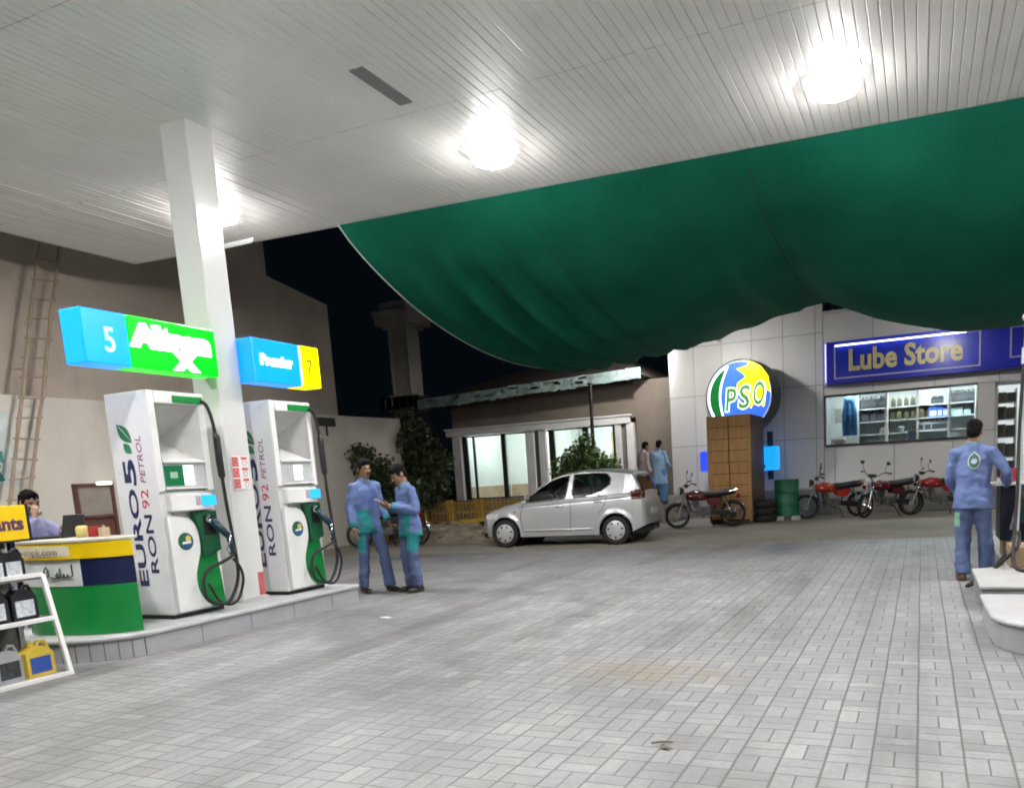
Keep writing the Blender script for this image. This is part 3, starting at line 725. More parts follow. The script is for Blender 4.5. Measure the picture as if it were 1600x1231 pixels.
# things on the counter
t = thing('laptop', 'black laptop with raised screen on the cashier counter', 'laptop', (-7.42, 4.80, 1.076), R_(118))
mb = MB(); mb.span(-.17, .17, -.12, .12, 0, .02); mb.out('keyboard_base', BLACKP, t, smooth=0, bevel=.005)
mb = MB(); mb.box((0, -.14, .125), (.34, .015, .23), Matrix.Rotation(R_(12), 4, 'X')); sc = mb.out('screen', BLACKP, t, smooth=0, bevel=.006)
t = tag(None or (lambda mb: (mb.lathe([(.045, 0), (.05, .01), (.052, .08), (.04, .10), (.025, .105)], (-7.05, 4.80, 1.076)), mb.out('plastic_tub', M('tub_cream', (.65, .55, .2), .4)))[1])(MB()), 'cream yellow plastic tub on the cashier counter beside the laptop', 'tub')
mb = MB(); mb.box((-6.90, 4.80, 1.076 + .045), (.07, .06, .09), None); tag(mb.out('card_box', M('box_red', (.35, .02, .025), .5), smooth=0, bevel=.004), 'small red box on the cashier counter near the pump', 'box')
mb = MB(); mb.box((-6.79, 4.82, 1.076 + .04), (.06, .07, .08), None); mb.box((-6.79, 4.82, 1.076 + .09), (.02, .02, .02)); tag(mb.out('tissue_box', M('box_tan', (.5, .38, .25), .6), smooth=0, bevel=.004), 'tan tissue box at the right end of the cashier counter', 'box')
# ============================================================ oil bottles (built once per kind, copied)
def jerrycan_mesh(name, body, lab, capm, w=.2, h=.28, d=.09, handle=True):
    """flat oil can: shoulder, side handle, cap and a label, one small mesh with three materials"""
    mb = MB(); k = h
    mb.prism([(-w / 2, 0), (w / 2, 0), (w / 2, .62 * k), (w * .30, .80 * k), (w * .02, .86 * k), (-w * .18, .86 * k), (-w / 2, .70 * k)], 'y', -d / 2, d / 2)
    if handle:
        mb.tube([(w * .06, 0, .85 * k), (w * .16, 0, .95 * k), (w * .36, 0, .93 * k), (w * .47, 0, .74 * k), (w * .46, 0, .6 * k)], d * .16, 6)
    n0 = len(mb.bm.faces)
    mb.bm.faces.ensure_lookup_table()
    mb.span(-w * .38, w * .36, -d / 2 - .003, d / 2 + .003, .10 * k, .55 * k); n1 = len(mb.bm.faces)
    mb.cyl((-w * .14, 0, .86 * k), (-w * .14, 0, .985 * k), w * .11, n=10)
    mb.bm.faces.ensure_lookup_table()
    for i, f in enumerate(mb.bm.faces): f.material_index = 0 if i < n0 else (1 if i < n1 else 2)
    bmesh.ops.recalc_face_normals(mb.bm, faces=mb.bm.faces[:])
    me = bpy.data.meshes.new(name); mb.bm.to_mesh(me); mb.bm.free()
    for mm in (body, lab, capm): me.materials.append(mm)
    return me
def put(me, name, loc, yaw, label, cat, group):
    o = bpy.data.objects.new(name, me); COL.objects.link(o); o.location = loc; o.rotation_euler = (0, 0, yaw)
    return tag(o, label, cat, group)
OB = M('oil_black', (.012, .013, .016), .3); LBL = M('oil_label_pale', (.55, .58, .62), .4, var=.3, scale=30); LDK = M('oil_label_dark', (.035, .038, .045), .4, var=.6, scale=30)
OLV = M('oil_olive', (.12, .10, .03), .35); OBL = M('oil_blue', (.03, .08, .35), .35); OY = M('oil_yellow', (.62, .45, .05), .35); OGY = M('oil_grey', (.34, .35, .37), .35)
ME_BLACK = jerrycan_mesh('black_oil_can', OB, LBL, OGY); ME_BLACK2 = jerrycan_mesh('black_oil_can_plain', OB, LDK, OB)
ME_OLIVE = jerrycan_mesh('olive_oil_bottle', OLV, LDK, OB, .12, .26, .08, False); ME_BLUE = jerrycan_mesh('blue_oil_can', OBL, LBL, OY)
ME_YEL = jerrycan_mesh('yellow_oil_can', OY, OBL, OY, .24, .30, .11); ME_GREY = jerrycan_mesh('grey_oil_can', OGY, LDK, OB)

# ============================================================ the shop
WY = 22.2
shop = thing('lube_shop', 'white panelled lube shop with a tall end block, lit display window and side door', 'shop', (-.5, 24, 0), world=True)
PAN = M('facade_panel', (.64, .62, .60), .42, var=.05, scale=.6); PAND = M('facade_panel_side', (.50, .49, .475), .45, var=.05, scale=.6)
JNT = M('facade_joint', (.035, .033, .03), .8)
# the end block, a touch proud of the shop front
bx0, bx1, by = -6.73, -2.44, WY - .0
mb = MB()
mb.span(bx0, bx1, by + .012, 27, 0, 5.72); mb.out('end_block', M('block_core', (.1, .1, .1), .8), shop, smooth=0)
def panel_wall(name, xs, zs, y, skip=(), th=.012, g=.012, mat=PAN):
    mb = MB()
    for a, b in zip(xs, xs[1:]):
        for c, d in zip(zs, zs[1:]):
            if any(a >= k[0] - .01 and b <= k[1] + .01 and c >= k[2] - .01 and d <= k[3] + .01 for k in skip): continue
            dy = random.uniform(0, .003)
            mb.span(a + g / 2, b - g / 2, y - th - dy, y - dy + .012, c + g / 2, d - g / 2)
    return mb.out(name, mat, shop, smooth=0, bevel=.003, seg=1)
panel_wall('block_panels', [bx0, -5.99, -5.18, -4.34, -3.49, -2.64, bx1], [.0, .68, 2.03, 3.42, 4.77, 5.72], by)
mb = MB()
for z in (1.0, 1.6, 2.2, 2.8, 3.4, 4.0, 4.6): mb.span(bx0 - .02, bx0 - .002, by + .05, 27, z, z + .012)
mb.out('side_joints', JNT, shop, smooth=0)
# shop front: core with openings, then panels
fx0, fx1 = bx1 + .002, 7.0; wx0, wx1, wz0, wz1 = -2.40, 1.295, 1.795, 3.11; dx0, dx1, dz1 = 1.70, 3.1, 3.06
mb = MB(); y0, y1 = WY + .012, WY + .2
mb.span(fx0, fx1, y0, y1, wz1 + .012, 5.22); mb.span(fx0, wx1, y0, y1, 0, wz0 - .012); mb.span(wx1 + .004, dx0 - .004, y0, y1, 0, wz1); mb.span(dx1, fx1, y0, y1, 0, wz1)
mb.span(fx0, wx0, y0, y1, wz0, wz1)
mb.out('front_wall', M('block_core', (.1, .1, .1)), shop, smooth=0)
panel_wall('upper_panels', [fx0, -1.18, .30, 1.78, 3.3, 4.9, 7.0], [wz1, 3.36, 4.47, 5.22], WY)
panel_wall('lower_panels', [fx0, -2.16, -.66, .74, wx1], [.68, wz0], WY)
panel_wall('pillar_panels', [wx1 + .004, dx0 - .004], [.68, 1.95, wz1], WY)
panel_wall('right_panels', [dx1, 4.9, 7.0], [.68, 1.95, wz1], WY)
mb = MB(); mb.span(fx0, 7.0, WY - .015, WY + .5, 5.222, 5.30); mb.span(bx0 - .01, bx1 + .01, WY - .02, 27, 5.722, 5.79); mb.out('coping', PAND, shop, smooth=0)
mb = MB(); mb.span(fx0 - 4.4, 7.0, WY - .55, WY - .014, 0, .665); mb.out('plinth', M('plinth_concrete', (.30, .285, .265), .75, var=.15, bump=.3), shop, smooth=0, bevel=.015)
# inside of the shop: floor to ceiling lining
LIN = M('shop_lining', (.74, .76, .76), .5, var=.03)
def room(name, x0, x1, y0, y1, z0, z1, mat, parent, open_front=True):
    mb = MB(); t = .04
    mb.span(x0 - t, x1 + t, y1, y1 + t, z0, z1); mb.span(x0 - t, x0, y0, y1, z0, z1); mb.span(x1, x1 + t, y0, y1, z0, z1)
    mb.span(x0 - t, x1 + t, y0, y1 + t, z1 + .001, z1 + t); mb.span(x0 - t, x1 + t, y0, y1 + t, z0 - t, z0 - .001)
    return mb.out(name, mat, parent, smooth=0)
room('display_room', -2.43, 1.29, WY + .202, WY + 1.5, 1.70, 3.20, LIN, shop)
room('store_room', 1.75, 4.2, WY + .202, WY + 3.2, .62, 3.3, LIN, shop)
# window frame and panes
mb = MB(); yf = WY + .05
mb.span(wx0, wx1, yf, yf + .05, wz0, wz0 + .03); mb.span(wx0, wx1, yf, yf + .05, wz1 - .03, wz1)
fr = mb.out('window_sill_frame', DKFRAME, shop, smooth=0)
mb = MB(); mb.span(wx0, wx1, WY - .05, WY - .014, wz0 - .03, wz0 - .001); mb.span(wx0, wx1, WY - .03, WY - .014, wz1 + .001, wz1 + .02); mb.out('dark_edge_trim', DKFRAME, shop, smooth=0)
xs = [wx0, -.86, -.10, .655, wx1]
for a, b in zip(xs, xs[1:]):
    mb = MB()
    mb.span(a + .002, a + .03, yf + .002, yf + .045, wz0 + .031, wz1 - .031); mb.span(b - .03, b - .002, yf + .002, yf + .045, wz0 + .031, wz1 - .031)
    wf = mb.out('window', ALU, shop, smooth=0)
    mb = MB(); mb.span(a + .031, b - .031, yf + .02, yf + .026, wz0 + .031, wz1 - .031); mb.out('pane', GLASS, wf, smooth=0)
# lit tubes inside
for k, x in enumerate((-1.6, -.45, .3, .95)):
    mb = MB(); mb.span(x - .3, x + .3, WY + .45, WY + .50, 3.16, 3.195); mb.out('tube_light', glow('shop_tube', (.93, 1, 1), SHOP * 2.2), shop, smooth=0)
for x in (2.4, 3.2):
    mb = MB(); mb.span(x - .3, x + .3, WY + .8, WY + .86, 3.25, 3.295); mb.out('tube_light', glow('shop_tube', (.93, 1, 1), SHOP), shop, smooth=0)
# shelves
SHF = M('shelf_white', (.7, .72, .72), .45)
for z in (2.06, 2.40, 2.745):
    mb = MB(); mb.span(-1.62, 1.285, WY + .9, WY + 1.49, z - .02, z); mb.out('shelf', SHF, shop, smooth=0)
for x in (-1.62, -.86, -.1, .655):
    mb = MB(); mb.span(x - .012, x + .012, WY + .9, WY + 1.49, 1.71, 3.19); mb.out('shelf_divider', SHF, shop, smooth=0)
mb = MB(); mb.span(-2.42, 1.285, WY + .21, WY + .85, 1.72, 1.83); mb.out('counter_top', SHF, shop, smooth=0)
# door frame and counter
mb = MB(); mb.span(dx0 - .0, dx0 + .05, WY + .0, WY + .1, .67, dz1); mb.span(dx0, dx1, WY, WY + .1, dz1 - .05, dz1 + .04); mb.span(dx1 - .05, dx1, WY, WY + .1, .67, dz1); mb.out('door_frame', ALU, shop, smooth=0)
# goods: rows of bottles behind each pane
by0 = WY + 1.05
def row(me, x0, x1, n, z, lab, grp, nm='oil_bottle', cat='bottle', sc=1.0):
    for i in range(n):
        x = x0 + (x1 - x0) * i / max(1, n - 1) + random.uniform(-.012, .012)
        o = put(me, nm, (x, by0 + random.uniform(-.05, .03), z + .001), random.uniform(-.12, .12), lab, cat, grp); o.scale = (sc, sc, sc)
row(ME_BLACK2, -1.47, -1.0, 3, 2.745, 'black oil can on the top shelf of the shop window left bay', 'black cans on the top shelf, left bay', sc=1.2)
row(ME_BLACK2, -1.45, -1.0, 3, 2.40, 'black oil can on the middle shelf of the shop window left bay', 'black cans on the middle shelf, left bay', sc=1.2)
row(ME_OLIVE, -.72, -.22, 4, 2.745, 'olive oil bottle on the top shelf of the shop window second bay', 'olive bottles on the top shelf, second bay')
row(ME_OLIVE, -.74, -.22, 4, 2.40, 'olive oil bottle on the middle shelf of the shop window second bay', 'olive bottles on the middle shelf, second bay')
row(ME_BLACK2, .76, 1.18, 4, 2.745, 'black oil can on the top shelf at the right end of the shop window', 'black cans at the right end of the window', sc=1.15)
row(ME_OLIVE, 0.0, .18, 2, 2.40, 'olive and gold oil bottle beside the blue cans in the third window bay', 'gold bottles in the third bay', sc=1.1)
row(ME_BLUE, .28, .56, 3, 2.40, 'blue oil can on the middle shelf of the third window bay', 'blue cans in the third bay', sc=1.15)
row(ME_GREY, .02, .56, 5, 2.06, 'grey oil can on the low shelf of the third window bay', 'grey cans on the low shelf, third bay', sc=1.05)
row(ME_BLACK2, .30, .45, 2, 2.745, 'pale topped can on the top shelf of the third window bay', 'cans on the top shelf, third bay', sc=.8)
for x, lab in ((-.98, 'pale pink bowl low in the shop window left bay'), (-.52, 'grey lidded bowl low in the shop window second bay')):
    mb = MB(); mb.lathe([(.04, 0), (.08, .05), (.09, .14), (.07, .16), (.03, .17)], (x, by0, 2.061)); tag(mb.out('bowl', M('bowl_%d' % int(x * -100), (.5, .42, .38) if x < -.9 else (.2, .22, .22), .4)), lab, 'bowl')
mb = MB(); mb.span(-.34, -.1, WY + .45, WY + .6, 1.831, 2.08); tag(mb.out('till', M('till_slate', (.05, .07, .1), .4), smooth=0, bevel=.01), 'dark slate till on the shop window counter', 'till')
mb = MB(); mb.span(.66, .9, WY + .45, WY + .6, 1.831, 1.95); tag(mb.out('paper_stack', M('paper_grey', (.6, .62, .62), .7), smooth=0, bevel=.01), 'low stack of paper on the counter at the window right end', 'paper')
mb = MB(); mb.span(.70, 1.0, by0, by0 + .2, 2.401, 2.62); mb.span(1.04, 1.2, by0 + .02, by0 + .2, 2.401, 2.55); tag(mb.out('carton', M('carton_teal', (.35, .5, .5), .6, var=.3), smooth=0, bevel=.006), 'pale teal cartons on the middle shelf at the window right end', 'carton')
# blue overall hung at the left of the window
mb = MB()
for i in range(5): mb.tube([(-1.93 + .05 * i, WY + .55 + .03 * (i % 2), 3.05), (-1.98 + .075 * i, WY + .55 + .05 * (i % 2), 2.6), (-1.98 + .075 * i + .02, WY + .56 + .04 * (i % 2), 2.05)], [.03, .055, .05], 8)
mb.ell((-1.83, WY + .56, 3.0), (.16, .06, .1))
me = remesh(mb, .02, 3); o = link('hanging_overall', me, M('overall_blue', (.03, .13, .3), .8, var=.25, scale=12)); tag(o, 'blue overall hanging inside the shop window at its left end', 'overall')
mb = MB(); mb.span(-2.3, -2.12, WY + 1.45, WY + 1.49, 2.45, 2.85); tag(mb.out('wall_calendar', M('calendar', (.4, .38, .33), .6, var=.3, scale=20), smooth=0), 'grey calendar on the back wall at the shop window left end', 'calendar')
mb = MB(); mb.ell((-2.1, WY + .45, 1.93), (.2, .13, .1)); tag(mb.out('cloth_bundle', M('bundle_pink', (.45, .33, .30), .9)), 'dusty pink cloth bundle on the sill at the window left end', 'bundle')
# door goods rack
t = thing('goods_rack', 'dark rack of boxed goods just inside the shop door', 'rack', (1.98, WY + .55, .622), world=True)
mb = MB()
for x in (1.78, 2.2):
    for y in (WY + .36, WY + .74): mb.span(x - .015, x + .015, y - .015, y + .015, .625, 2.95)
for z in (.75, 1.25, 1.75, 2.2, 2.62): mb.span(1.765, 2.215, WY + .345, WY + .755, z - .02, z)
mb.out('frame', STEEL, t, smooth=0)
k = 0
for z, hh in ((.75, .42), (1.25, .42), (1.75, .38), (2.2, .35), (2.62, .26)):
    for x in (1.79, 2.0):
        k += 1
        mb = MB(); mb.span(x, x + .19, WY + .38, WY + .7, z + .001, z + hh * random.uniform(.75, .97)); mb.span(x + .03, x + .16, WY + .374, WY + .38, z + .06, z + hh * .5)
        tag(mb.out('goods_box', M('goods_%d' % (k % 4), [(.05, .045, .03), (.10, .09, .06), (.03, .03, .035), (.12, .11, .1)][k % 4], .5, var=.4, scale=14), smooth=0, bevel=.006),
            '%s box on the %s shelf of the rack inside the shop door' % (('left', 'right')[x > 1.9], {.75: 'lowest', 1.25: 'second lowest', 1.75: 'middle', 2.2: 'second highest', 2.62: 'top'}[z]), 'box', 'boxes on the rack inside the shop door')
# the big sign
sg = thing('lube_store_sign', 'long blue sign box reading Lube Store above the shop window', 'sign', (-.5, WY - .2, 3.36), world=True)
BLU = M('sign_deep_blue', (.02, .03, .42), .35, var=.2, scale=1.2); BLU2 = M('sign_inner_blue', (.018, .04, .46), .3, var=.25, scale=1.0)
mb = MB(); mb.span(-2.33, 6.9, WY - .30, WY - .016, 3.385, 4.455); mb.out('box', BLU, sg, smooth=0, bevel=.01)
FRM = M('sign_frame_lilac', (.45, .42, .62), .35)
def frame(x0, x1, z0, z1, nm='frame'):
    mb = MB(); y0, y1, w = WY - .33, WY - .301, .035
    mb.span(x0, x1, y0, y1, z0, z0 + w); mb.span(x0, x1, y0, y1, z1 - w, z1); mb.span(x0, x0 + w, y0, y1, z0 + w, z1 - w); mb.span(x1 - w, x1, y0, y1, z0 + w, z1 - w)
    return mb.out(nm, FRM, sg, smooth=0)
frame(-2.13, 1.33, 3.50, 4.36); frame(1.97, 6.3, 3.62, 4.36)
mb = MB(); mb.span(-2.09, 1.29, WY - .306, WY - .301, 3.54, 4.32); mb.out('inner_panel', BLU2, sg, smooth=0)
mb = MB(); mb.span(-2.1, 1.0, WY - .36, WY - .331, 4.325, 4.355); mb.out('led_strip', glow('led_lilac', (.72, .66, 1.0), 5.0), sg, smooth=0)
mb = MB(); mb.span(-2.36, -2.331, WY - .29, WY - .2, 3.45, 4.42); mb.out('led_strip', glow('led_lilac2', (.6, .6, 1.0), 1.2), sg, smooth=0)
text('lettering', 'Lube Store', .74, M('letter_gold', (.62, .54, .26), .4), sg, (-1.79, WY - .306, 3.70), (1, 0, 0), (0, 0, 1), .02, .022, fit=2.70)

# ============================================================ round company sign on its pylon
sx, sy, sz, sr = -4.44, 21.0, 3.21, .955
pt = thing('round_company_sign', 'big round glowing PSO sign on a pylon behind the wooden crate', 'sign', (sx, sy + .2, 0), world=True)
mb = MB(); mb.cyl((sx, sy, sz), (sx, sy + .58, sz), sr, n=56); mb.out('drum', M('drum_brown', (.045, .035, .035), .4), pt, smooth=40, bevel=.015)
def disc(r, y, n=56): return [(sx + r * math.cos(2 * math.pi * i / n), sz + r * math.sin(2 * math.pi * i / n)) for i in range(n)]
def plate(poly, k, mat, nm, par=pt):
    mb = MB(); mb.prism(poly, 'y', sy - .004 * k - .004, sy - .004 * k - .0005); return mb.out(nm, mat, par, smooth=0)
gl = plate(disc(sr * .985, 0), 1, M('sign_rim_dark', (.03, .03, .04), .4), 'face')
plate(disc(sr * .95, 0), 2, glow('sign_rim_pale', (.45, .6, .9), .5), 'pale_ring', gl)
plate(disc(sr * .925, 0), 2.5, glow('sign_face_blue', (.03, .11, .60), .8), 'blue_field', gl)
# green crescent on the left with white edges
def cres(r0, dx):
    A = [(sx + r0 * sr * math.cos(R_(a)), sz + r0 * sr * math.sin(R_(a))) for a in range(110, 240, 5)]
    B = bez([(-.42, -.78, 0), (-.53, -.3, 0), (-.56, .05, 0), (-.49, .42, 0), (-.30, .84, 0)], 20)
    B = [(sx + (p.x + dx) * sr, sz + p.y * sr) for p in B][::-1]
    return A, B
def strip(AB, k, mat, nm):
    A, B = AB; n = 24
    f = lambda L, t: Vector((*L[min(len(L) - 1, int(t * (len(L) - 1)))], 0)).lerp(Vector((*L[min(len(L) - 1, int(t * (len(L) - 1)) + 1)], 0)), t * (len(L) - 1) % 1)
    mb = MB(); y = sy - .004 * k - .003
    mb.grid(lambda u, v: (lambda p: (p.x, y, p.y))(f(A, u).lerp(f(B, u), v)), n, 2)
    return mb.out(nm, mat, gl, smooth=0, recalc=False)
strip(cres(.915, .04), 3, glow('sign_white_edge', (.85, 1, .95), 1.3), 'white_edge')
strip(cres(.86, -.015), 4, glow('sign_dark_green', (.004, .10, .02), .6), 'green_field')
# the sun with flame points
sp_ = [(.28, .93), (.30, .80), (-.04, .74), (.14, .60), (.22, .50), (-.02, .36), (-.06, .1), (.2, -.1), (.36, -.36), (.42, -.26), (.62, -.24), (.72, -.35), (.76, -.3), (.80, .0), (.81, .12), (.93, .02), (.88, .45), (.68, .74), (.48, .86)]
sun = [(sx + a * sr, sz + b * sr) for a, b in sp_]
plate(sun, 3, glow('sign_sun', (1.0, .80, .0), 1.1), 'sun', gl)
t_ = (1, 0, 0); u_ = (.10, 0, 1)
for k, (mat, bold, nm) in enumerate(((glow('sign_letter_rim', (.75, 1, .85), 1.4), .044, 'letter_outline'), (glow('sign_letter_green', (.05, .20, .03), .5), .014, 'lettering'))):
    for ch, x, z, wd in (('P', -.42, -.36, .27), ('S', -.02, -.32, .29), ('O', .40, -.26, .30)):
        text(nm, ch, .82, mat, gl, (sx + x * sr, sy - .022 - .006 * k, sz + z * sr), t_, u_, .001, bold, fit=(wd + 2 * bold) * sr)
mb = MB(); mb.cyl((sx, sy + .21, 0), (sx, sy + .21, sz - sr + .05), .12); mb.out('post', STEEL, pt)
LB = glow('box_cyan', (.01, .30, 1.0), 1.0); LB2 = glow('box_cobalt', (.02, .05, .6), .9)
mb = MB(); mb.span(sx - 1.22, sx - .16, sy + .05, sy + .35, 1.30, 1.85); mb.out('light_box', LB2, pt, smooth=0, bevel=.04, seg=3)
mb = MB(); mb.span(sx + .16, sx + .98, sy + .05, sy + .35, 1.24, 1.86); mb.out('light_box', LB, pt, smooth=0, bevel=.04, seg=3)
mb = MB(); mb.span(sx + .62, sx + .75, sy + .36, sy + .46, 1.0, 2.25); mb.out('side_bracket', M('bracket_dark', (.03, .035, .04), .6), pt, smooth=0)
pt.rotation_euler = (0, 0, R_(-11))

# wooden crate tower in front of the pylon
cr = thing('wooden_crate', 'tall pale plywood crate standing on end in front of the round sign', 'crate', (-4.33, 19.5, 0), world=True)
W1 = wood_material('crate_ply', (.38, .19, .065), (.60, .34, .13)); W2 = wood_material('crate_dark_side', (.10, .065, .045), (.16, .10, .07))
cx0, cx1, cy0, cy1, cz = -4.86, -3.80, 19.0, 20.75, 2.62
mb = MB()
for i in range(9):
    z0 = .1 + i * (cz - .1) / 9
    for a, b in ((cx0 + .06, (cx0 + cx1) / 2 - .012), ((cx0 + cx1) / 2 + .012, cx1 - .06)):
        mb.span(a, b, cy0 + .012 + random.uniform(0, .006), cy0 + .04, z0 + .006, z0 + (cz - .1) / 9 - .006)
mb.out('front_boards', W1, cr, smooth=0)
mb = MB()
for a, b in ((cx0, cx0 + .058), (cx1 - .058, cx1)): mb.span(a, b, cy0, cy0 + .045, .05, cz)
mb.out('corner_battens', W1, cr, smooth=0)
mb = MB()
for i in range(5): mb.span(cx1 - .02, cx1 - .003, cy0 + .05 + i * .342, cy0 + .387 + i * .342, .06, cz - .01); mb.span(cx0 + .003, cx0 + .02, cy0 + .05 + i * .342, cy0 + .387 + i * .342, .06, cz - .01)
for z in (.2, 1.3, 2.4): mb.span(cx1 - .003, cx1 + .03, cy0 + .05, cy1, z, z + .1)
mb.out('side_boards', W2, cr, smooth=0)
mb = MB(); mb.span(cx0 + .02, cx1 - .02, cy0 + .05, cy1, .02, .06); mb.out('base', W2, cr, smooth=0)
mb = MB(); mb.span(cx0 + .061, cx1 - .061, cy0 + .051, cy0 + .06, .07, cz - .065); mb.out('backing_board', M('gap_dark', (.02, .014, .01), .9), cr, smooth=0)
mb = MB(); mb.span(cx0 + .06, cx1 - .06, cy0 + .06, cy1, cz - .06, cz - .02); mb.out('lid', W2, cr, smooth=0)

# unseen flood lamps added to light the facade, up behind the sagging cloth
for k, (x, y, z, p, lab) in enumerate(((-5.2, 19.35, 4.68, 1.0, 'flood lamp on an arm above the end block, hidden by the cloth'), (.6, 19.6, 4.36, .38, 'flood lamp on an arm above the shop sign, hidden by the cloth'))):
    t = thing('unseen_flood_lamp', lab, 'lamp', (x, y, z))
    mb = MB(); mb.tube([(0, .09, .02), (0, .4, .12), (0, WY - y - .02, .16)], .02, 6); mb.out('arm', STEEL, t)
    mb = MB(); mb.box((0, 0, 0), (.34, .16, .10), Matrix.Rotation(R_(38), 4, 'X')); mb.out('housing', BLACKP, t, smooth=0)
    mb = MB(); mb.box((0, 0, -.0555), (.30, .14, .008), Matrix.Rotation(R_(38), 4, 'X')); mb.out('lens', glow('flood_lens_%d' % k, (1, .97, .95), FLOOD * p), t, smooth=0)

t = thing('unseen_flood_lamp', 'flood lamp on the end block corner turned to the low house, hidden by the cloth', 'lamp', (-6.98, 21.72, 5.0))  # unseen lamp added to brighten the house and the stone pillar
mb = MB(); mb.tube([(.06, 0, .02), (.16, .3, .04), (.255, .55, .04)], .02, 6); mb.out('arm', STEEL, t)
Rl = Matrix.Rotation(R_(58), 4, 'Z') @ Matrix.Rotation(R_(72), 4, 'X')
mb = MB(); mb.box((0, 0, 0), (.24, .14, .08), Rl); mb.out('housing', BLACKP, t, smooth=0)
mb = MB(); mb.box((0, 0, -.0455), (.21, .12, .008), Rl); mb.out('lens', glow('flood_lens_house', (1, .97, .95), FLOOD * 3.6), t, smooth=0)
# ============================================================ the small house behind the car
HY = 24.0
house = thing('corner_house', 'single storey house with lit glass front, white piers and ragged pale eave', 'house', (-12, 26, 0), world=True)
HW = plaster_material('house_brown_plaster', (.16, .13, .105), (.22, .185, .15), (.09, .07, .06)); HP = M('house_white_paint', (.76, .75, .73), .55, var=.08, scale=2)
struct_mat = M('raised_floor', (.22, .2, .18), .8, var=.15, bump=.3)
mb = MB(); mb.span(-10.2, -6.1, 20.2, 21.749, 0, .47); mb.span(-16.2, -6.75, 21.75, 30, 0, .40); mb.span(-16.0, -8.0, 23.4, 30, .40, .64); struct(mb.out('raised_walk', struct_mat, smooth=0, bevel=.01))
# brown wall band above the lintel, brown right wing, and a closed back
mb = MB(); mb.span(-15.25, -8.45, HY, HY + .25, 3.12, 4.2); mb.span(-8.45, -6.76, HY + .05, HY + .3, .4, 4.25); mb.span(-15.25, -15.0, HY + .25, 30, .6, 4.2); mb.span(-15.25, -6.8, 29.7, 29.95, .4, 4.2)
mb.out('wall', HW, house, smooth=0)
mb = MB(); mb.span(-15.45, -8.6, HY - .16, HY - .002, 2.95, 3.16); mb.span(-15.5, -8.55, HY - .2, HY - .002, 3.162, 3.22); mb.out('lintel', HP, house, smooth=0, bevel=.01)
for a, b in ((-15.25, -14.93), (-12.36, -12.06), (-11.88, -11.62), (-9.13, -8.93), (-8.74, -8.5)):
    mb = MB(); mb.span(a, b, HY - .1, HY + .12, .642, 2.948); mb.out('pier', HP, house, smooth=0, bevel=.012)
for a, b in ((-12.06, -11.88), (-8.93, -8.74)):
    mb = MB(); mb.span(a, b, HY, HY + .1, .642, 2.948); mb.out('pier_recess', M('house_grey', (.18, .16, .15), .7), house, smooth=0)
mb = MB(); mb.span(-15.3, -8.5, HY - .22, HY - .101, .642, .74); mb.out('sill_ledge', M('ledge_violet', (.09, .08, .16), .5), house, smooth=0)
# glazed front
def glazed(x0, x1, z0, z1, posts):
    mb = MB(); y = HY + .02
    for x, w_ in posts: mb.span(x - w_ / 2, x + w_ / 2, y, y + .08, z0, z1)
    mb.span(x0, x1, y + .004, y + .076, z1 - .05, z1); mb.span(x0, x1, y + .004, y + .076, z0, z0 + .06)
    f = mb.out('window_frame', DKFRAME, house, smooth=0)
    mb = MB(); mb.span(x0 + .01, x1 - .01, y + .035, y + .04, z0 + .06, z1 - .05); mb.out('pane', GLASS, f, smooth=0)
glazed(-14.92, -12.37, .742, 2.945, ((-14.82, .18), (-14.47, .07), (-13.3, .15), (-12.40, .06)))
glazed(-11.6, -10.12, .742, 2.945, ((-11.45, .2), (-10.22, .2)))
glazed(-10.12, -9.14, .742, 2.945, ((-9.2, .1),))
HI = M('house_interior', (.72, .73, .70), .6, var=.03)
room('interior', -14.95, -8.9, HY + .26, HY + 3.4, .66, 3.3, HI, house)
mb = MB(); mb.span(-14.9, -9, HY + 3.36, HY + 3.395, .66, 1.18); mb.span(-14.945, -14.92, HY + .3, HY + 3.3, .66, 1.18); mb.out('dado', M('dado_brown', (.36, .25, .17), .6, var=.2), house, smooth=0)
mb = MB(); mb.span(-12.0, -11.9, HY + .3, HY + 3.3, .66, 3.28); mb.out('partition', HI, house, smooth=0)
mb = MB(); mb.span(-10.6, -9.3, HY + 3.34, HY + 3.394, 1.5, 2.9); mb.out('curtain', M('curtain_tan', (.5, .36, .24), .8, var=.2), house, smooth=0)
for x in (-13.6, -10.4):
    mb = MB(); mb.span(x - .5, x + .5, HY + 1.4, HY + 1.46, 3.24, 3.29); mb.out('tube_light', glow('house_tube', (.93, 1, .97), HOUSE * 2.6), house, smooth=0)
# roof: eave slab, ragged pale flashing, dark hipped roof above
mb = MB(); mb.prism([(-15.9, 4.02), (-7.9, 4.30), (-7.9, 4.40), (-15.9, 4.12)], 'y', HY - .85, 30.2); mb.out('eave_slab', M('eave_dark', (.10, .085, .07), .8), house, smooth=0)
mb = MB(); n = 110; top = []; bot = []
for i in range(n + 1):
    x = -16.0 + 8.1 * i / n; z = 4.10 + .29 * i / n
    top.append((x, z + .13 + .015 * noise.noise((x * 2, 1, 0)))); bot.append((x, z - .17 - .09 * abs(noise.noise((x * 3.1, 4, 0))) - .03 * random.random()))
mb.prism(top + bot[::-1], 'y', HY - .90, HY - .86)
for i in range(34):
    x = -15.9 + 7.9 * random.random(); z = 4.12 + .29 * (x + 16) / 8.1
    mb.box((x, HY - .92, z + random.uniform(-.12, .08)), (random.uniform(.15, .45), .012, random.uniform(.05, .12)), None)
mb.out('torn_flashing', M('flashing_pale', (.30, .39, .36), .6, var=.4, scale=5), house, smooth=0)
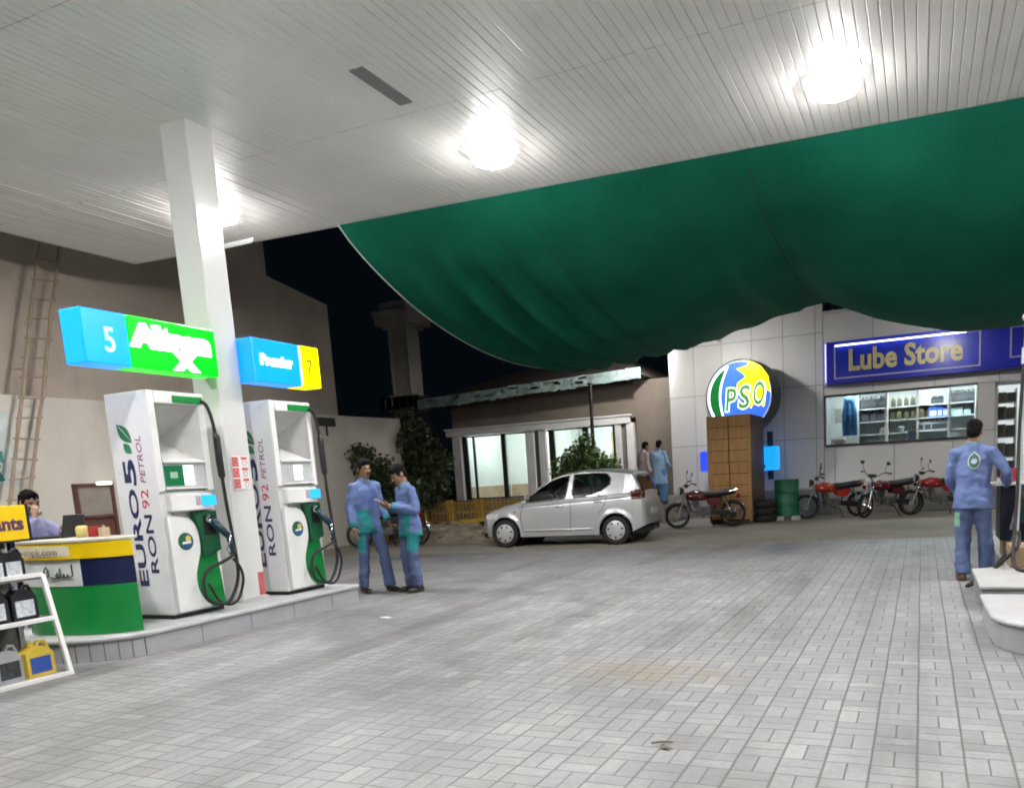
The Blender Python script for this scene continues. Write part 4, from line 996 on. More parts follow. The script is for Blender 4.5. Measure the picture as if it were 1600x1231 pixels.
mb = MB(); V = [mb.bm.verts.new(p) for p in ((-15.9, HY - .8, 4.14), (-7.9, HY - .8, 4.42), (-7.9, 30.2, 4.42), (-15.9, 30.2, 4.14), (-12.4, 26.7, 5.6), (-10.6, 27.2, 5.85))]
for f in ((0, 1, 5, 4), (1, 2, 5), (2, 3, 4, 5), (3, 0, 4)): mb.bm.faces.new([V[i] for i in f])
mb.out('roof', M('roof_brown', (.06, .042, .035), .85, var=.3, bump=.6, bscale=12), house, smooth=0)
# lamp post in front of the house
t = thing('black_post', 'thin black post standing in the bush before the house', 'post', (-8.95, 21.6, .47))
mb = MB(); mb.cyl((0, 0, 0), (0, 0, 3.5), .06, .05); mb.out('shaft', DKFRAME, t)
mb = MB(); mb.cyl((0, 0, 0), (0, 0, .08), .12); mb.cyl((0, 0, 3.5), (0, 0, 3.56), .075); mb.out('collar', DKFRAME, t)

# ============================================================ brick pillar tower far behind
STN = plaster_material('weathered_stone', (.56, .51, .43), (.72, .67, .58), (.32, .28, .23))
mt_ = thing('stone_pillar', 'tall weathered stone pillar with moulded capital in the dark behind the trees', 'pillar', (-19.2, 27, 0), world=True)
pc = Vector((-19.2, 27.2))
def sq(mb, r, z0, z1, k=1.0): mb.span(pc.x - r, pc.x + r, pc.y - r * k, pc.y + r * k, z0, z1)
mb = MB(); sq(mb, .42, 4.95, 7.5); mb.span(pc.x - .45, pc.x - .33, pc.y - .45, pc.y - .38, 4.95, 7.5); mb.span(pc.x + .33, pc.x + .45, pc.y - .45, pc.y - .38, 4.95, 7.5); mb.out('shaft', STN, mt_, smooth=0, bevel=.02)
mb = MB(); sq(mb, .58, 7.5, 7.62); sq(mb, .80, 7.62, 7.98); sq(mb, .88, 7.98, 8.16); sq(mb, .62, 8.16, 8.5); mb.out('capital', STN, mt_, smooth=0, bevel=.03)
mb = MB()
for i in range(5):
    for j in (-1, 1):
        mb.span(pc.x - .8 + i * .34, pc.x - .8 + i * .34 + .24, pc.y - .86, pc.y - .5, 4.35 + .02 * i % .1, 4.88)
sq(mb, .62, 4.3, 4.94); mb.out('collar', STN, mt_, smooth=0, bevel=.03)
mb = MB(); sq(mb, .5, 0, 4.3); mb.out('base', STN, mt_, smooth=0, bevel=.02)

# ============================================================ trees and bushes
def leaf_mat(name, c0, c1):
    mt, nt, b = _newmat(name); g = nt.nodes.new('ShaderNodeNewGeometry')
    tc = nt.nodes.new('ShaderNodeTexCoord')
    n = noise_tex(nt, tc.outputs['Object'], 1.7, 3); wn = nt.nodes.new('ShaderNodeTexWhiteNoise'); wn.noise_dimensions = '1D'
    nt.links.new(g.outputs['Random Per Island'], wn.inputs['W'])
    f = math_node(nt, 'ADD', math_node(nt, 'MULTIPLY', n, .6), math_node(nt, 'MULTIPLY', wn.outputs['Value'], .4))
    nt.links.new(ramp(nt, f, [(.3, c0), (.7, c1)]), b.inputs['Base Color']); b.inputs['Roughness'].default_value = .5
    return mt
LEAF1 = leaf_mat('tree_leaves', (.012, .024, .009), (.055, .085, .024)); LEAF2 = leaf_mat('bush_leaves', (.03, .065, .012), (.12, .19, .045))
BARK = M('bark', (.07, .055, .042), .9, var=.3, bump=.5)
def crown(mb, blobs, n, ls):
    tot = sum(r[0] * r[1] * r[2] for c, r in blobs)
    for c, r in blobs:
        k = max(20, int(n * r[0] * r[1] * r[2] / tot)); c = Vector(c)
        for i in range(k):
            d = Vector((random.gauss(0, 1), random.gauss(0, 1), random.gauss(0, 1))).normalized() * (random.random() ** .45)
            p = c + Vector((d.x * r[0], d.y * r[1], d.z * r[2])) * (1 + .28 * noise.noise(d * 2.3 + c))
            u = Vector((random.gauss(0, 1), random.gauss(0, 1), random.gauss(-.3, .6))).normalized(); v = u.orthogonal().normalized()
            v = (Matrix.Rotation(random.uniform(0, 6.28), 3, u) @ v); l = ls * random.uniform(.6, 1.4); w_ = l * .32
            vs = [mb.bm.verts.new(p + q) for q in (u * -l * .5, v * w_, u * l * .5 + Vector((0, 0, -l * .12)), v * -w_)]
            mb.bm.faces.new(vs)
def tree(name, loc, label, cat, blobs, n, ls, trunk_h, mat, r=.12, group=None):
    t = thing(name, label, cat, loc, group=group)
    mb = MB(); top = Vector((.05, .05, trunk_h)); mb.tube(bez([(0, 0, 0), (.06, -.03, trunk_h * .5), top], 10), [r * (1 - .045 * i) for i in range(11)], 8)
    for c, rr in blobs: mb.tube(bez([Vector((.03, 0, trunk_h * .55)), (Vector(c) + top) * .5 + Vector((0, 0, -.1)), Vector(c)], 8), [r * .55 * (1 - .08 * i) for i in range(9)], 6)
    mb.out('trunk', BARK, t)
    mb = MB(); crown(mb, blobs, n, ls); mb.out('crown', mat, t, smooth=0, recalc=False)
    return t
tree('dark_tree', (-13.1, 18.3, 0), 'dark straggly tree just behind the two attendants', 'tree', [((0, 0, 2.5), (.75, .7, .75)), ((.55, .2, 1.9), (.6, .6, .6)), ((-.5, -.1, 1.7), (.6, .6, .6)), ((-.2, .2, 3.0), (.45, .4, .35)), ((.65, -.2, 2.6), (.35, .35, .35)), ((.2, -.2, 1.1), (.7, .5, .5))], 9500, .115, 1.9, LEAF1)
tree('dark_tree', (-17.6, 23.5, 0), 'taller dark tree climbing around the stone pillar', 'tree', [((0, 0, 2.9), (1.1, .9, .9)), ((1.2, 0, 2.6), (.9, .8, .8)), ((-1.2, 0, 2.5), (.9, .8, .8)), ((-.9, 0, 3.5), (.4, .4, .4))], 8000, .15, 2.6, LEAF1, .16)
tree('dark_tree', (-12.5, 16.2, 0), 'low dark bush by the boundary wall behind the far pump', 'tree', [((0, 0, 1.5), (.5, .6, .7)), ((.2, .7, 1.1), (.6, .6, .5)), ((-.3, -.3, 2.1), (.4, .4, .4))], 3200, .11, 1.0, LEAF1, .07)
tree('dark_tree', (-14.9, 21.8, 0), 'thin dark tree at the left end of the house', 'tree', [((0, 0, 2.0), (.55, .5, .8)), ((.3, -.1, 1.2), (.5, .5, .5)), ((-.5, 0, 2.7), (.5, .5, .5))], 3000, .13, 1.6, LEAF1, .08)
tree('green_bush', (-9.15, 21.2, .47), 'round green bush in front of the house above the silver car', 'bush', [((0, 0, 1.25), (.65, .5, .62)), ((-.55, 0, 1.0), (.5, .45, .55)), ((.6, .05, 1.05), (.52, .45, .5)), ((.1, 0, 1.75), (.35, .3, .4)), ((.95, 0, .95), (.3, .3, .4)), ((0, 0, .6), (.9, .5, .5))], 7500, .10, .7, LEAF2, .06)

# ============================================================ yellow railing, kerb block, rubble
rl = thing('yellow_railing', 'low yellow slatted steel railing behind the rubble heap', 'railing', (-11.9, 18.6, 0), world=True)
YR = M('railing_yellow', (.42, .24, .03), .55, var=.25, scale=5)
for a, b in ((-13.0, -12.15), (-12.1, -11.2), (-11.15, -9.6)):
    mb = MB(); y = 18.6
    mb.span(a, b, y, y + .04, .78, .83); mb.span(a, b, y, y + .04, .30, .35); mb.span(a, b, y + .005, y + .035, .56, .60)
    x = a
    while x < b:
        mb.span(x, x + .045, y - .012, y - .001, .26, .86 + .03 * random.random()); x += .125
    for x in (a, b - .06): mb.span(x, x + .06, y - .02, y + .06, 0, .9)
    mb.out('railing_panel', YR, rl, smooth=0)
t = thing('kerb_block', 'yellow and black painted kerb block in front of the yellow railing', 'kerb', (-10.7, 17.4, 0))
mb = MB(); mb.span(-.28, .28, -.15, .15, 0, .42); mb.out('yellow_block', M('kerb_yellow', (.55, .34, .03), .7, var=.2, bump=.2), t, smooth=0, bevel=.02)
for x in (-.6, .6):
    mb = MB(); mb.span(x - .315, x + .315, -.14, .14, 0, .36); mb.out('black_block', M('kerb_black', (.02, .018, .016), .8), t, smooth=0, bevel=.02)
t = thing('kerb_block', 'small yellow kerb block behind the two attendants', 'kerb', (-12.4, 15.9, 0))
mb = MB(); mb.span(-.7, .3, -.15, .15, 0, .34); mb.out('yellow_block', M('kerb_yellow', (.55, .34, .03)), t, smooth=0, bevel=.02)
mb = MB(); mb.span(.305, .9, -.14, .14, 0, .3); mb.out('black_block', M('kerb_black', (.02, .018, .016)), t, smooth=0, bevel=.02)
# the heap
def heap(u, v):
    x = -12.2 + 3.6 * u; y = 15.3 + 2.0 * v
    e = min(1, u * 5, (1 - u) * 4) * math.sin(math.pi * min(1, v * 1.0)) ** .8
    h = .42 * e * (.75 + .5 * noise.noise((x * 1.3, y * 1.5, 0))) + .10 * e * noise.noise((x * 5, y * 5, 2)) + .05 * e * noise.noise((x * 13, y * 13, 5))
    return (x + .1 * noise.noise((y * 2, u * 3, 0)), y, max(h, 0) - .01)
t = thing('rubble_heap', 'low heap of sandy soil and broken rubble beside the car nose', 'rubble heap', (-10.4, 16.3, 0), world=True)
SOIL = M('sandy_soil', (.28, .235, .17), .95, var=.35, scale=5, bump=.8, bscale=25)
mb = MB(); mb.grid(heap, 90, 50); mb.out('soil', SOIL, t, smooth=180, recalc=False)
for i in range(46):
    u, v = random.random(), random.random() * .75; p = heap(u, v); s = random.uniform(.04, .15)
    mb = MB(); mb.box((0, 0, 0), (s * 1.5, s, s * .7)); bmesh.ops.subdivide_edges(mb.bm, edges=mb.bm.edges[:], cuts=1)
    for q in mb.bm.verts: q.co += Vector([random.uniform(-.15, .15) * s for _ in range(3)])
    mm = Matrix.Translation((p[0], p[1], p[2] + s * .15)) @ Matrix.Rotation(random.uniform(0, 6), 4, 'Z') @ Matrix.Rotation(random.uniform(-.4, .4), 4, 'X')
    mb._xf(mb.bm.verts[:], mm)
    mb.out('rubble_stone', M('stone_%d' % (i % 2), [(.30, .26, .20), (.20, .17, .13)][i % 2], .9, var=.25, scale=9, bump=.4), t, smooth=0)
# ============================================================ the silver hatchback (x forward, y to its left)
def lerp_tab(tab, x):
    if x <= tab[0][0]: return tab[0][1]
    for (a, p), (b, q) in zip(tab, tab[1:]):
        if x <= b:
            t = (x - a) / (b - a); t = t * t * (3 - 2 * t) * .35 + t * .65
            return p + (q - p) * t
    return tab[-1][1]
TOP = [(-.64, .46), (-.625, .56), (-.58, .655), (-.48, .72), (-.3, .785), (0, .865), (.3, .93), (.42, .985), (.6, 1.115), (.85, 1.28), (1.05, 1.385), (1.3, 1.455), (1.6, 1.49), (1.9, 1.495), (2.2, 1.48), (2.5, 1.445), (2.68, 1.41), (2.74, 1.34), (2.80, 1.22), (2.86, 1.07), (2.90, .93), (2.94, .80), (2.955, .6), (2.95, .42)]
PLAN = [(-.64, .30), (-.632, .42), (-.60, .54), (-.54, .635), (-.43, .72), (-.25, .785), (.1, .822), (1.2, .835), (2.2, .83), (2.55, .805), (2.75, .765), (2.88, .72), (2.94, .67), (2.955, .62)]
def belt(x): return .875 + .05 * (x - .3)
def bottom(x):
    z = .205 + (.10 * max(0, (-.35 - x) / .3) ** 1.5 if x < -.35 else 0) + (.16 * max(0, (x - 2.62) / .33) if x > 2.62 else 0)
    for ax in (0, 2.37):
        d = abs(x - ax)
        if d < .335: z = max(z, .285 + math.sqrt(.335 ** 2 - d * d) * 1.0)
    return z
def width(x, z):
    p = lerp_tab(PLAN, x); b = belt(x)
    if z <= b:
        k = (z - .2) / (b - .2); w_ = p * (.955 + .045 * math.sin(math.pi * min(1, max(0, k * .9 + .1))))
        for ax in (0, 2.37):                                   # flared arches
            d = math.hypot(x - ax, z - .285)
            w_ += .018 * max(0, 1 - abs(d - .35) / .07)
        w_ -= .008 * max(0, 1 - abs(z - (b - .075)) / .02)     # crease under the windows
        return w_
    return p * .985 - .235 * ((z - b) / .6) ** 1.08
def car_section(x, ns, nr):
    zt = lerp_tab(TOP, x); zb = min(bottom(x), zt - .06); zs = max(zb + .02, zt - (.075 if x > .3 else .06)); P = []
    for i in range(ns + 1):
        z = zb + (zs - zb) * i / ns; P.append((x, width(x, z), z))
    w_ = P[-1][1]
    for i in range(1, nr + 1):
        a = math.pi / 2 * i / nr; P.append((x, w_ * math.cos(a) ** .8 if i < nr else 0.0, zs + (zt - zs) * math.sin(a) ** .75))
    return P
def in_poly(p, poly):
    c = False; j = len(poly) - 1
    for i in range(len(poly)):
        if (poly[i][1] > p[1]) != (poly[j][1] > p[1]) and p[0] < (poly[j][0] - poly[i][0]) * (p[1] - poly[i][1]) / (poly[j][1] - poly[i][1]) + poly[i][0]: c = not c
        j = i
    return c
FW = [(.50, .915), (.66, 1.085), (.88, 1.265), (1.08, 1.36), (1.40, 1.40), (1.345, .965)]
RW = [(1.50, .972), (1.535, 1.408), (1.9, 1.415), (2.18, 1.39), (2.27, 1.30), (2.26, 1.18), (2.10, 1.075), (1.9, 1.01)]
QW = [(.42, .905), (.47, .905), (.60, 1.03), (.56, 1.02)]
car = thing('silver_hatchback', 'small silver five door hatchback parked in front of the house', 'car', (-6.83, 15.0, .0), R_(184))
PAINT = M('silver_paint', (.57, .58, .59), .30, metal=.55, var=.015, scale=1.5, coat=.5, rvar=.0)
CGL = glass_material('car_glass', (.28, .33, .33), .5)
def C(p, side=1): return (1.13 - p[0], p[1] * side, p[2])
nx, ns, nr = 260, 56, 12
XS = [-.64 + 3.595 * i / nx for i in range(nx + 1)]
sec = [car_section(x, ns, nr) for x in XS]
body, glass, trim = MB(), MB(), MB()
for sd in (1, -1):
    cache = {}
    def V(mb, i, j):
        k = (id(mb), i, j)
        if k not in cache: cache[k] = mb.bm.verts.new(C(sec[i][j], sd))
        return cache[k]
    for i in range(nx):
        for j in range(ns + nr):
            cx = (sec[i][j][0] + sec[i + 1][j][0]) / 2; cz = sum(sec[a][b][2] for a in (i, i + 1) for b in (j, j + 1)) / 4; cyy = sum(sec[a][b][1] for a in (i, i + 1) for b in (j, j + 1)) / 4
            q = (cx, cz); tgt = body
            if j < ns:
                if in_poly(q, FW) or in_poly(q, RW): tgt = glass
                elif any(in_poly((cx + dx, cz + dz), W_) for W_ in (FW, RW) for dx, dz in ((.03, 0), (-.03, 0), (0, .026), (0, -.026))): tgt = trim
            if j >= ns - 1 or cyy < .60:
                if .46 < cx < .98 and cyy < lerp_tab([(.46, .70), (.98, .54)], cx): tgt = glass
                elif .40 < cx <= .46 and cyy < .70: tgt = trim
                if 2.715 < cx < 2.872 and cyy < lerp_tab([(2.71, .52), (2.87, .60)], cx): tgt = glass
            f = [V(tgt, i, j), V(tgt, i + 1, j), V(tgt, i + 1, j + 1), V(tgt, i, j + 1)]
            if sec[i][j + 1][1] == 0 and sec[i + 1][j + 1][1] == 0 and sd == -1: pass
            try: tgt.bm.faces.new(f if sd > 0 else f[::-1])
            except ValueError: pass
    for i, nm in ((0, 0), (nx, 1)):                            # close nose and tail
        vs = [V(body, i, j) for j in range(ns + nr + 1)]; c = body.bm.verts.new(C((XS[i], 0, sec[i][0][2]), sd))
        for a, b in zip(vs, vs[1:]):
            try: body.bm.faces.new((a, b, c))
            except ValueError: pass
for mb in (body, glass, trim): bmesh.ops.remove_doubles(mb.bm, verts=mb.bm.verts[:], dist=.0005)
body.out('body', PAINT, car, smooth=48); glass.out('window_glass', CGL, car, smooth=60); trim.out('window_seal', BLACKP, car, smooth=60)
# floor, wheel housings, cabin
mb = MB(); mb.span(-1.75, 1.68, -.68, .68, .20, .30); mb.span(-.75, .78, -.70, .70, .18, .26); mb.out('underbody', M('underbody_black', (.01, .01, .01), .9), car, smooth=0)
for ax in (1.13, -1.24):
    mb = MB(); mb.cyl((ax, -.70, .285), (ax, .70, .285), .338, n=32, cap=False); mb.out('wheel_housing', M('underbody_black', (.01, .01, .01)), car, smooth=60)
SEAT = M('seat_cloth', (.05, .05, .055), .85)
for y in (-.36, .36):
    mb = MB(); mb.box((.02, y, .66), (.5, .46, .16)); mb.box((-.22, y, .95), (.14, .44, .56), None); mb.box((-.25, y, 1.25), (.09, .24, .15)); mb.out('front_seat', SEAT, car, smooth=0, bevel=.03)
mb = MB(); mb.box((-.85, 0, .68), (.5, 1.2, .16)); mb.box((-1.12, 0, .97), (.14, 1.2, .5)); mb.box((-1.14, -.35, 1.24), (.08, .22, .12)); mb.box((-1.14, .35, 1.24), (.08, .22, .12)); mb.out('rear_seat', SEAT, car, smooth=0, bevel=.03)
mb = MB(); mb.box((.62, 0, .83), (.34, 1.3, .22)); mb.out('dashboard', M('dash_grey', (.04, .04, .042), .7), car, smooth=0, bevel=.03)
mb = MB(); mb.tube([(.40 + .07 * math.sin(a * .5236) * .5, -.36 + .17 * math.cos(a * .5236), .93 + .16 * math.sin(a * .5236)) for a in range(12)], .014, 6, True); mb.box((.41, -.36, .93), (.02, .3, .03)); mb.out('steering_wheel', BLACKP, car)
# wheels
HUB = M('hubcap_silver', (.55, .56, .57), .35, metal=.5, var=.05)
for ax in (1.13, -1.24):
    for sd in (1, -1):
        yo = .745 * sd
        mb = MB(); Rm = Matrix.Rotation(R_(90), 4, 'X')
        mb.lathe([(.19, -.085), (.235, -.092), (.27, -.083), (.283, -.05), (.285, 0), (.283, .05), (.27, .083), (.235, .092), (.19, .085)], (ax, yo - .0 * sd, .285), 36, Rm); w_ = mb.out('wheel', RUBBER, car, smooth=50)
        yf = yo + .085 * sd
        mb = MB(); mb.lathe([(.19, 0), (.188, .012), (.16, .02), (.10, .028), (.05, .032), (.0001, .033)], (ax, yf, .285), 36, Matrix.Rotation(R_(-90 * sd), 4, 'X')); mb.out('hubcap', HUB, w_, smooth=50)
        mb = MB()
        for k in range(7):
            a = k * 2 * math.pi / 7 + .2; u = Vector((math.cos(a), 0, math.sin(a))); c = Vector((ax, yf + .018 * sd, .285)) + u * .142
            tt = Vector((-u.z, 0, u.x)); p = [c + u * .022 + tt * .022, c + u * .022 - tt * .022, c - u * .022 - tt * .012, c - u * .022 + tt * .012]
            A = [mb.bm.verts.new(q + Vector((0, .008 * sd, 0))) for q in p]; B = [mb.bm.verts.new(q - Vector((0, .02 * sd, 0))) for q in p]
            for i in range(4): mb.bm.faces.new((A[i], A[(i + 1) % 4], B[(i + 1) % 4], B[i]))
            mb.bm.faces.new(A)
        mb.out('hubcap_slot', BLACKP, w_, smooth=0)
# side furniture
def on_side(x, z, o=.004): return (x, width(x, z) + o, z)
for sd in (1, -1):
    for nm, pts in (('door_gap', [(1.43, .30), (1.45, .6), (1.44, .93)]), ('door_gap', [(.40, .33), (.36, .6), (.42, .86)]), ('door_gap', [(2.02, .62), (2.14, .75), (2.22, .98)]), ('door_gap', [(.40, .315), (1.2, .30), (1.9, .315)])):
        mb = MB(); mb.tube([C(on_side(p.x, p.y, .0015), sd) for p in bez([(a, b, 0) for a, b in pts], 14)], .006, 4); mb.out(nm, BLACKP, car)
    mb = MB(); mb.tube([C(on_side(x / 10, belt(x / 10) - .075, .001), sd) for x in range(3, 27)], .008, 5); mb.out('waist_line', M('waist_grey', (.2, .2, .2), .4), car)
    mb = MB(); mb.tube([C(on_side(x / 10, .335, .004), sd) for x in range(4, 20)], .014, 6); mb.out('sill_trim', PAINT, car)
    for x, z in ((1.22, .79), (2.02, .85)):
        mb = MB(); mb.cap(C((x - .07, width(x, z) + .018, z), sd), C((x + .07, width(x, z) + .018, z + .006), sd), .014, .014, 8); mb.out('door_handle', PAINT, car, smooth=180)
    mb = MB(); mb.ell(C((.56, width(.56, .98) + .12, 1.0), sd), (.05, .10, .065)); mb.cyl(C((.54, width(.54, .95) - .02, .95), sd), C((.55, width(.55, .96) + .06, .98), sd), .022); mb.out('wing_mirror', PAINT, car, smooth=180)
    # lamps, mapped on the body surface
    def patch(nm, x0, x1, z0, z1, mat, shear=0.0):
        mb = MB()
        def fn(u, v):
            x = x0 + (x1 - x0) * u + shear * v; z = z0 + (z1 - z0) * v
            return C((x, width(x, z) + .006, z), sd)
        mb.grid(fn, 14, 8); return mb.out(nm, mat, car, smooth=180)
    patch('headlamp', -.50, -.20, .59, .685, M('headlamp_clear', (.75, .77, .78), .1, coat=.5), .06)
    patch('tail_lamp', 2.70, 2.90, .87, 1.06, M('tail_lamp_red', (.07, .006, .008), .15, coat=.5), -.02)
    patch('indicator_lamp', .20, .26, .70, .725, M('lamp_amber', (.5, .2, .02), .3))
    mb = MB(); mb.grid(lambda u, v: C((2.905 + .05 * math.sin(v * 1.5) * .2, (.52 + .16 * u) , .86 + .2 * v), sd), 4, 4); mb.out('tail_lamp', M('tail_lamp_red', (.12, .008, .01)), car, smooth=0)
mb = MB(); mb.span(-1.845, -1.832, -.26, .26, .56, .68); mb.out('number_plate', M('plate_white', (.6, .6, .58), .5), car, smooth=0)
mb = MB(); mb.span(1.755, 1.778, -.3, .3, .42, .50); mb.out('grille', BLACKP, car, smooth=0)
mb = MB(); mb.tube([C((2.6, -.2, .22)), C((2.98, -.2, .24))], .022, 8); mb.out('exhaust_pipe', STEEL, car)

# ============================================================ motorcycles (x forward, y left)
def motorcycle(loc, yaw, label, paint, steer=0.0, lean=0.0):
    t = thing('motorcycle', label, 'motorcycle', loc, R_(yaw), 'small motorcycles parked on the forecourt')
    t.rotation_euler = (R_(lean), 0, R_(yaw)); t.scale = (1.06, 1.16, 1.05)
    RX = Matrix.Rotation(R_(90), 4, 'X'); WB = .62; rw = .285
    S_ = Matrix.Translation((WB - .12, 0, .6)) @ Matrix.Rotation(R_(steer), 4, 'Z') @ Matrix.Translation((-(WB - .12), 0, -.6))
    def ob(mb, name, mat, par=t, sm=40, st=False, bv=0.0):
        if st: mb._xf(mb.bm.verts[:], S_)
        return mb.out(name, mat, par, smooth=sm, bevel=bv)
    for x, st in ((WB, True), (-WB, False)):
        mb = MB(); mb.lathe([(.225, -.036), (.258, -.046), (.28, -.028), (.287, 0), (.28, .028), (.258, .046), (.225, .036)], (x, 0, rw), 28, RX)
        for f in list(mb.bm.faces):
            if len(f.verts) > 4: mb.bm.faces.remove(f)
        w_ = ob(mb, 'wheel', RUBBER, st=st)
        mb = MB(); mb.tube([(x + .232 * math.cos(a * .2618), 0, rw + .232 * math.sin(a * .2618)) for a in range(24)], .016, 6, True)
        mb.cyl((x, -.05, rw), (x, .05, rw), .06, n=14)
        for k in range(14):
            a = k * .4488; mb.cyl((x + .055 * math.cos(a), .03 * (-1) ** k, rw + .055 * math.sin(a)), (x + .225 * math.cos(a + .2), 0, rw + .225 * math.sin(a + .2)), .003, n=4, cap=False)
        ob(mb, 'rim', CHROME, w_, st=st)
        mb = MB(); a0, a1 = ((25, 160) if st else (5, 125)); r = rw + .035
        def gf(u, v, x=x, r=r, a0=a0, a1=a1):
            a = R_(a0 + (a1 - a0) * u + (0 if st else 0)); k = (v - .5) * 2
            a = a if st else R_(20 + 150 * u)
            return (x + (r - .02 * k * k) * math.cos(a), .055 * k, rw + (r - .02 * k * k) * math.sin(a))
        mb.grid(gf, 18, 6); ob(mb, 'mudguard', CHROME, st=st, sm=180)
    # fork, headlamp, bars
    for y in (-.07, .07):
        mb = MB(); mb.cyl((WB, y, rw), (WB - .20, y, .78), .02, n=10); mb.cyl((WB + .0, y, rw - .02), (WB - .09, y, .52), .028, n=10); ob(mb, 'fork', CHROME, st=True)
    mb = MB(); mb.lathe([(.06, -.06), (.085, -.02), (.092, .03), (.085, .04)], (WB - .10, 0, .84), 18, Matrix.Rotation(R_(90), 4, 'Y')); h = ob(mb, 'headlamp', BLACKP, st=True)
    mb = MB(); mb.lathe([(.082, .0405), (.06, .055), (.01, .062)], (WB - .10, 0, .84), 18, Matrix.Rotation(R_(90), 4, 'Y')); ob(mb, 'lens', M('bike_lens', (.7, .72, .74), .1, coat=.5), h, st=True)
    mb = MB(); mb.tube(bez([(WB - .38, .36, 1.0), (WB - .30, .24, 1.02), (WB - .22, .08, .92), (WB - .22, -.08, .92), (WB - .30, -.24, 1.02), (WB - .38, -.36, 1.0)], 24), .012, 7); hb = ob(mb, 'handlebar', CHROME, st=True)
    for y in (-1, 1):
        mb = MB(); mb.cyl((WB - .38, .37 * y, 1.0), (WB - .32, .25 * y, 1.018), .018); ob(mb, 'grip', RUBBER, hb, st=True)
        mb = MB(); mb.tube([(WB - .31, .25 * y, 1.02), (WB - .28, .27 * y, 1.14), (WB - .30, .30 * y, 1.2)], .006, 5); mb.ell((WB - .31, .31 * y, 1.23), (.015, .055, .04)); ob(mb, 'mirror', BLACKP, hb, st=True)
        mb = MB(); mb.ell((WB - .14, .17 * y, .80), (.04, .03, .03)); ob(mb, 'indicator', M('lamp_amber', (.5, .2, .02)), st=True)
    mb = MB(); mb.box((WB - .22, 0, .95), (.09, .16, .07)); ob(mb, 'dial_cluster', BLACKP, st=True, sm=0, bv=.015)
    # tank, seat, covers
    mb = MB()
    mb.ell((.19, 0, .72), (.25, .135, .12), 20, 12); mb.ell((.06, 0, .70), (.18, .115, .10)); mb.ell((.30, 0, .72), (.13, .11, .10))
    me = remesh(mb, .014, 4); tk = link('fuel_tank', me, paint, t, 180)
    mb = MB(); mb.cyl((.22, 0, .81), (.22, 0, .85), .035); mb.out('filler_cap', CHROME, tk)
    for y in (-1, 1):
        mb = MB(); mb.prism([(.08, .69), (.32, .73), (.34, .75), (.09, .715)], 'y', .118 * y - .006, .118 * y + .006); mb.out('tank_stripe', M('tank_stripe', (.5, .48, .45), .4), tk, smooth=0)
    mb = MB(); mb.loft([mb._ring(Vector((x, 0, z)), Vector((0, 1, 0)), Vector((0, 0, 1)), w_, h_, 14) for x, z, w_, h_ in ((.06, .735, .06, .04), (0, .745, .12, .065), (-.25, .75, .135, .07), (-.52, .78, .13, .07), (-.66, .79, .11, .06), (-.70, .79, .07, .04))]); mb.out('seat', M('seat_vinyl', (.014, .013, .013), .5), t, smooth=60)
    for y in (-1, 1):
        mb = MB(); mb.prism([(-.02, .66), (-.08, .52), (-.30, .50), (-.40, .62), (-.30, .69)], 'y', .085 * y - .02, .085 * y + .02); mb.out('side_cover', paint, t, smooth=0, bevel=.015)
        mb = MB(); mb.cyl((-.60, .12 * y, .33), (-.42, .12 * y, .70), .022); mb.tube([(-.60 + .18 * k / 20 + .03 * math.cos(k * 2.2), .12 * y + .03 * math.sin(k * 2.2), .36 + .30 * k / 20) for k in range(0, 21)], .006, 4); mb.out('shock_absorber', CHROME, t)
    mb = MB(); mb.ell((-.75, 0, .68), (.05, .09, .05)); mb.box((-.80, 0, .54), (.01, .18, .12)); mb.out('tail_lamp', M('bike_tail_red', (.25, .01, .01), .2), t, smooth=60)
    mb = MB(); mb.tube([(-.5, .11, .78), (-.72, .12, .84), (-.78, 0, .85), (-.72, -.12, .84), (-.5, -.11, .78)], .01, 6); mb.out('grab_rail', CHROME, t)
    # frame, engine, exhaust
    mb = MB(); mb.tube([(WB - .2, 0, .80), (.2, 0, .66), (-.2, 0, .66), (-.66, 0, .74)], .022, 7); mb.tube([(WB - .19, 0, .74), (.30, 0, .38), (.05, 0, .28), (-.2, 0, .30), (-.24, 0, .66)], .018, 7)
    for y in (-.09, .09): mb.tube([(-.2, y, .32), (-WB, y, rw)], .016, 6)
    mb.out('frame', BLACKP, t)
    ENG = M('engine_alloy', (.16, .16, .16), .45, metal=.7, var=.4)
    mb = MB(); mb.box((.04, 0, .37), (.34, .2, .17)); mb.cyl((.02, -.13, .36), (.02, .13, .36), .085, n=16); mb.cyl((-.12, -.11, .37), (-.12, .11, .37), .07, n=16); en = mb.out('engine', ENG, t, smooth=40, bevel=.015)
    mb = MB()
    for k in range(7): mb.box((.17 + k * .006, 0, .46 + k * .026), (.15, .17, .011))
    mb.box((.19, 0, .54), (.09, .11, .2)); mb.out('cylinder', ENG, en, smooth=0)
    mb = MB(); mb.tube(bez([(.26, -.05, .56), (.36, -.08, .46), (.28, -.12, .28), (.05, -.14, .25), (-.25, -.15, .30)], 24), .018, 8); mb.tube([(-.22, -.15, .295), (-.28, -.15, .30), (-.75, -.155, .37), (-.82, -.155, .38)], [.02, .042, .045, .03], 10); mb.out('exhaust', CHROME, t)
    mb = MB(); mb.prism([(-.12, .42), (-.14, .30), (-WB - .05, .22), (-WB - .08, .32), (-WB, .36)], 'y', .085, .115); mb.out('chain_case', BLACKP, t, smooth=0, bevel=.015)
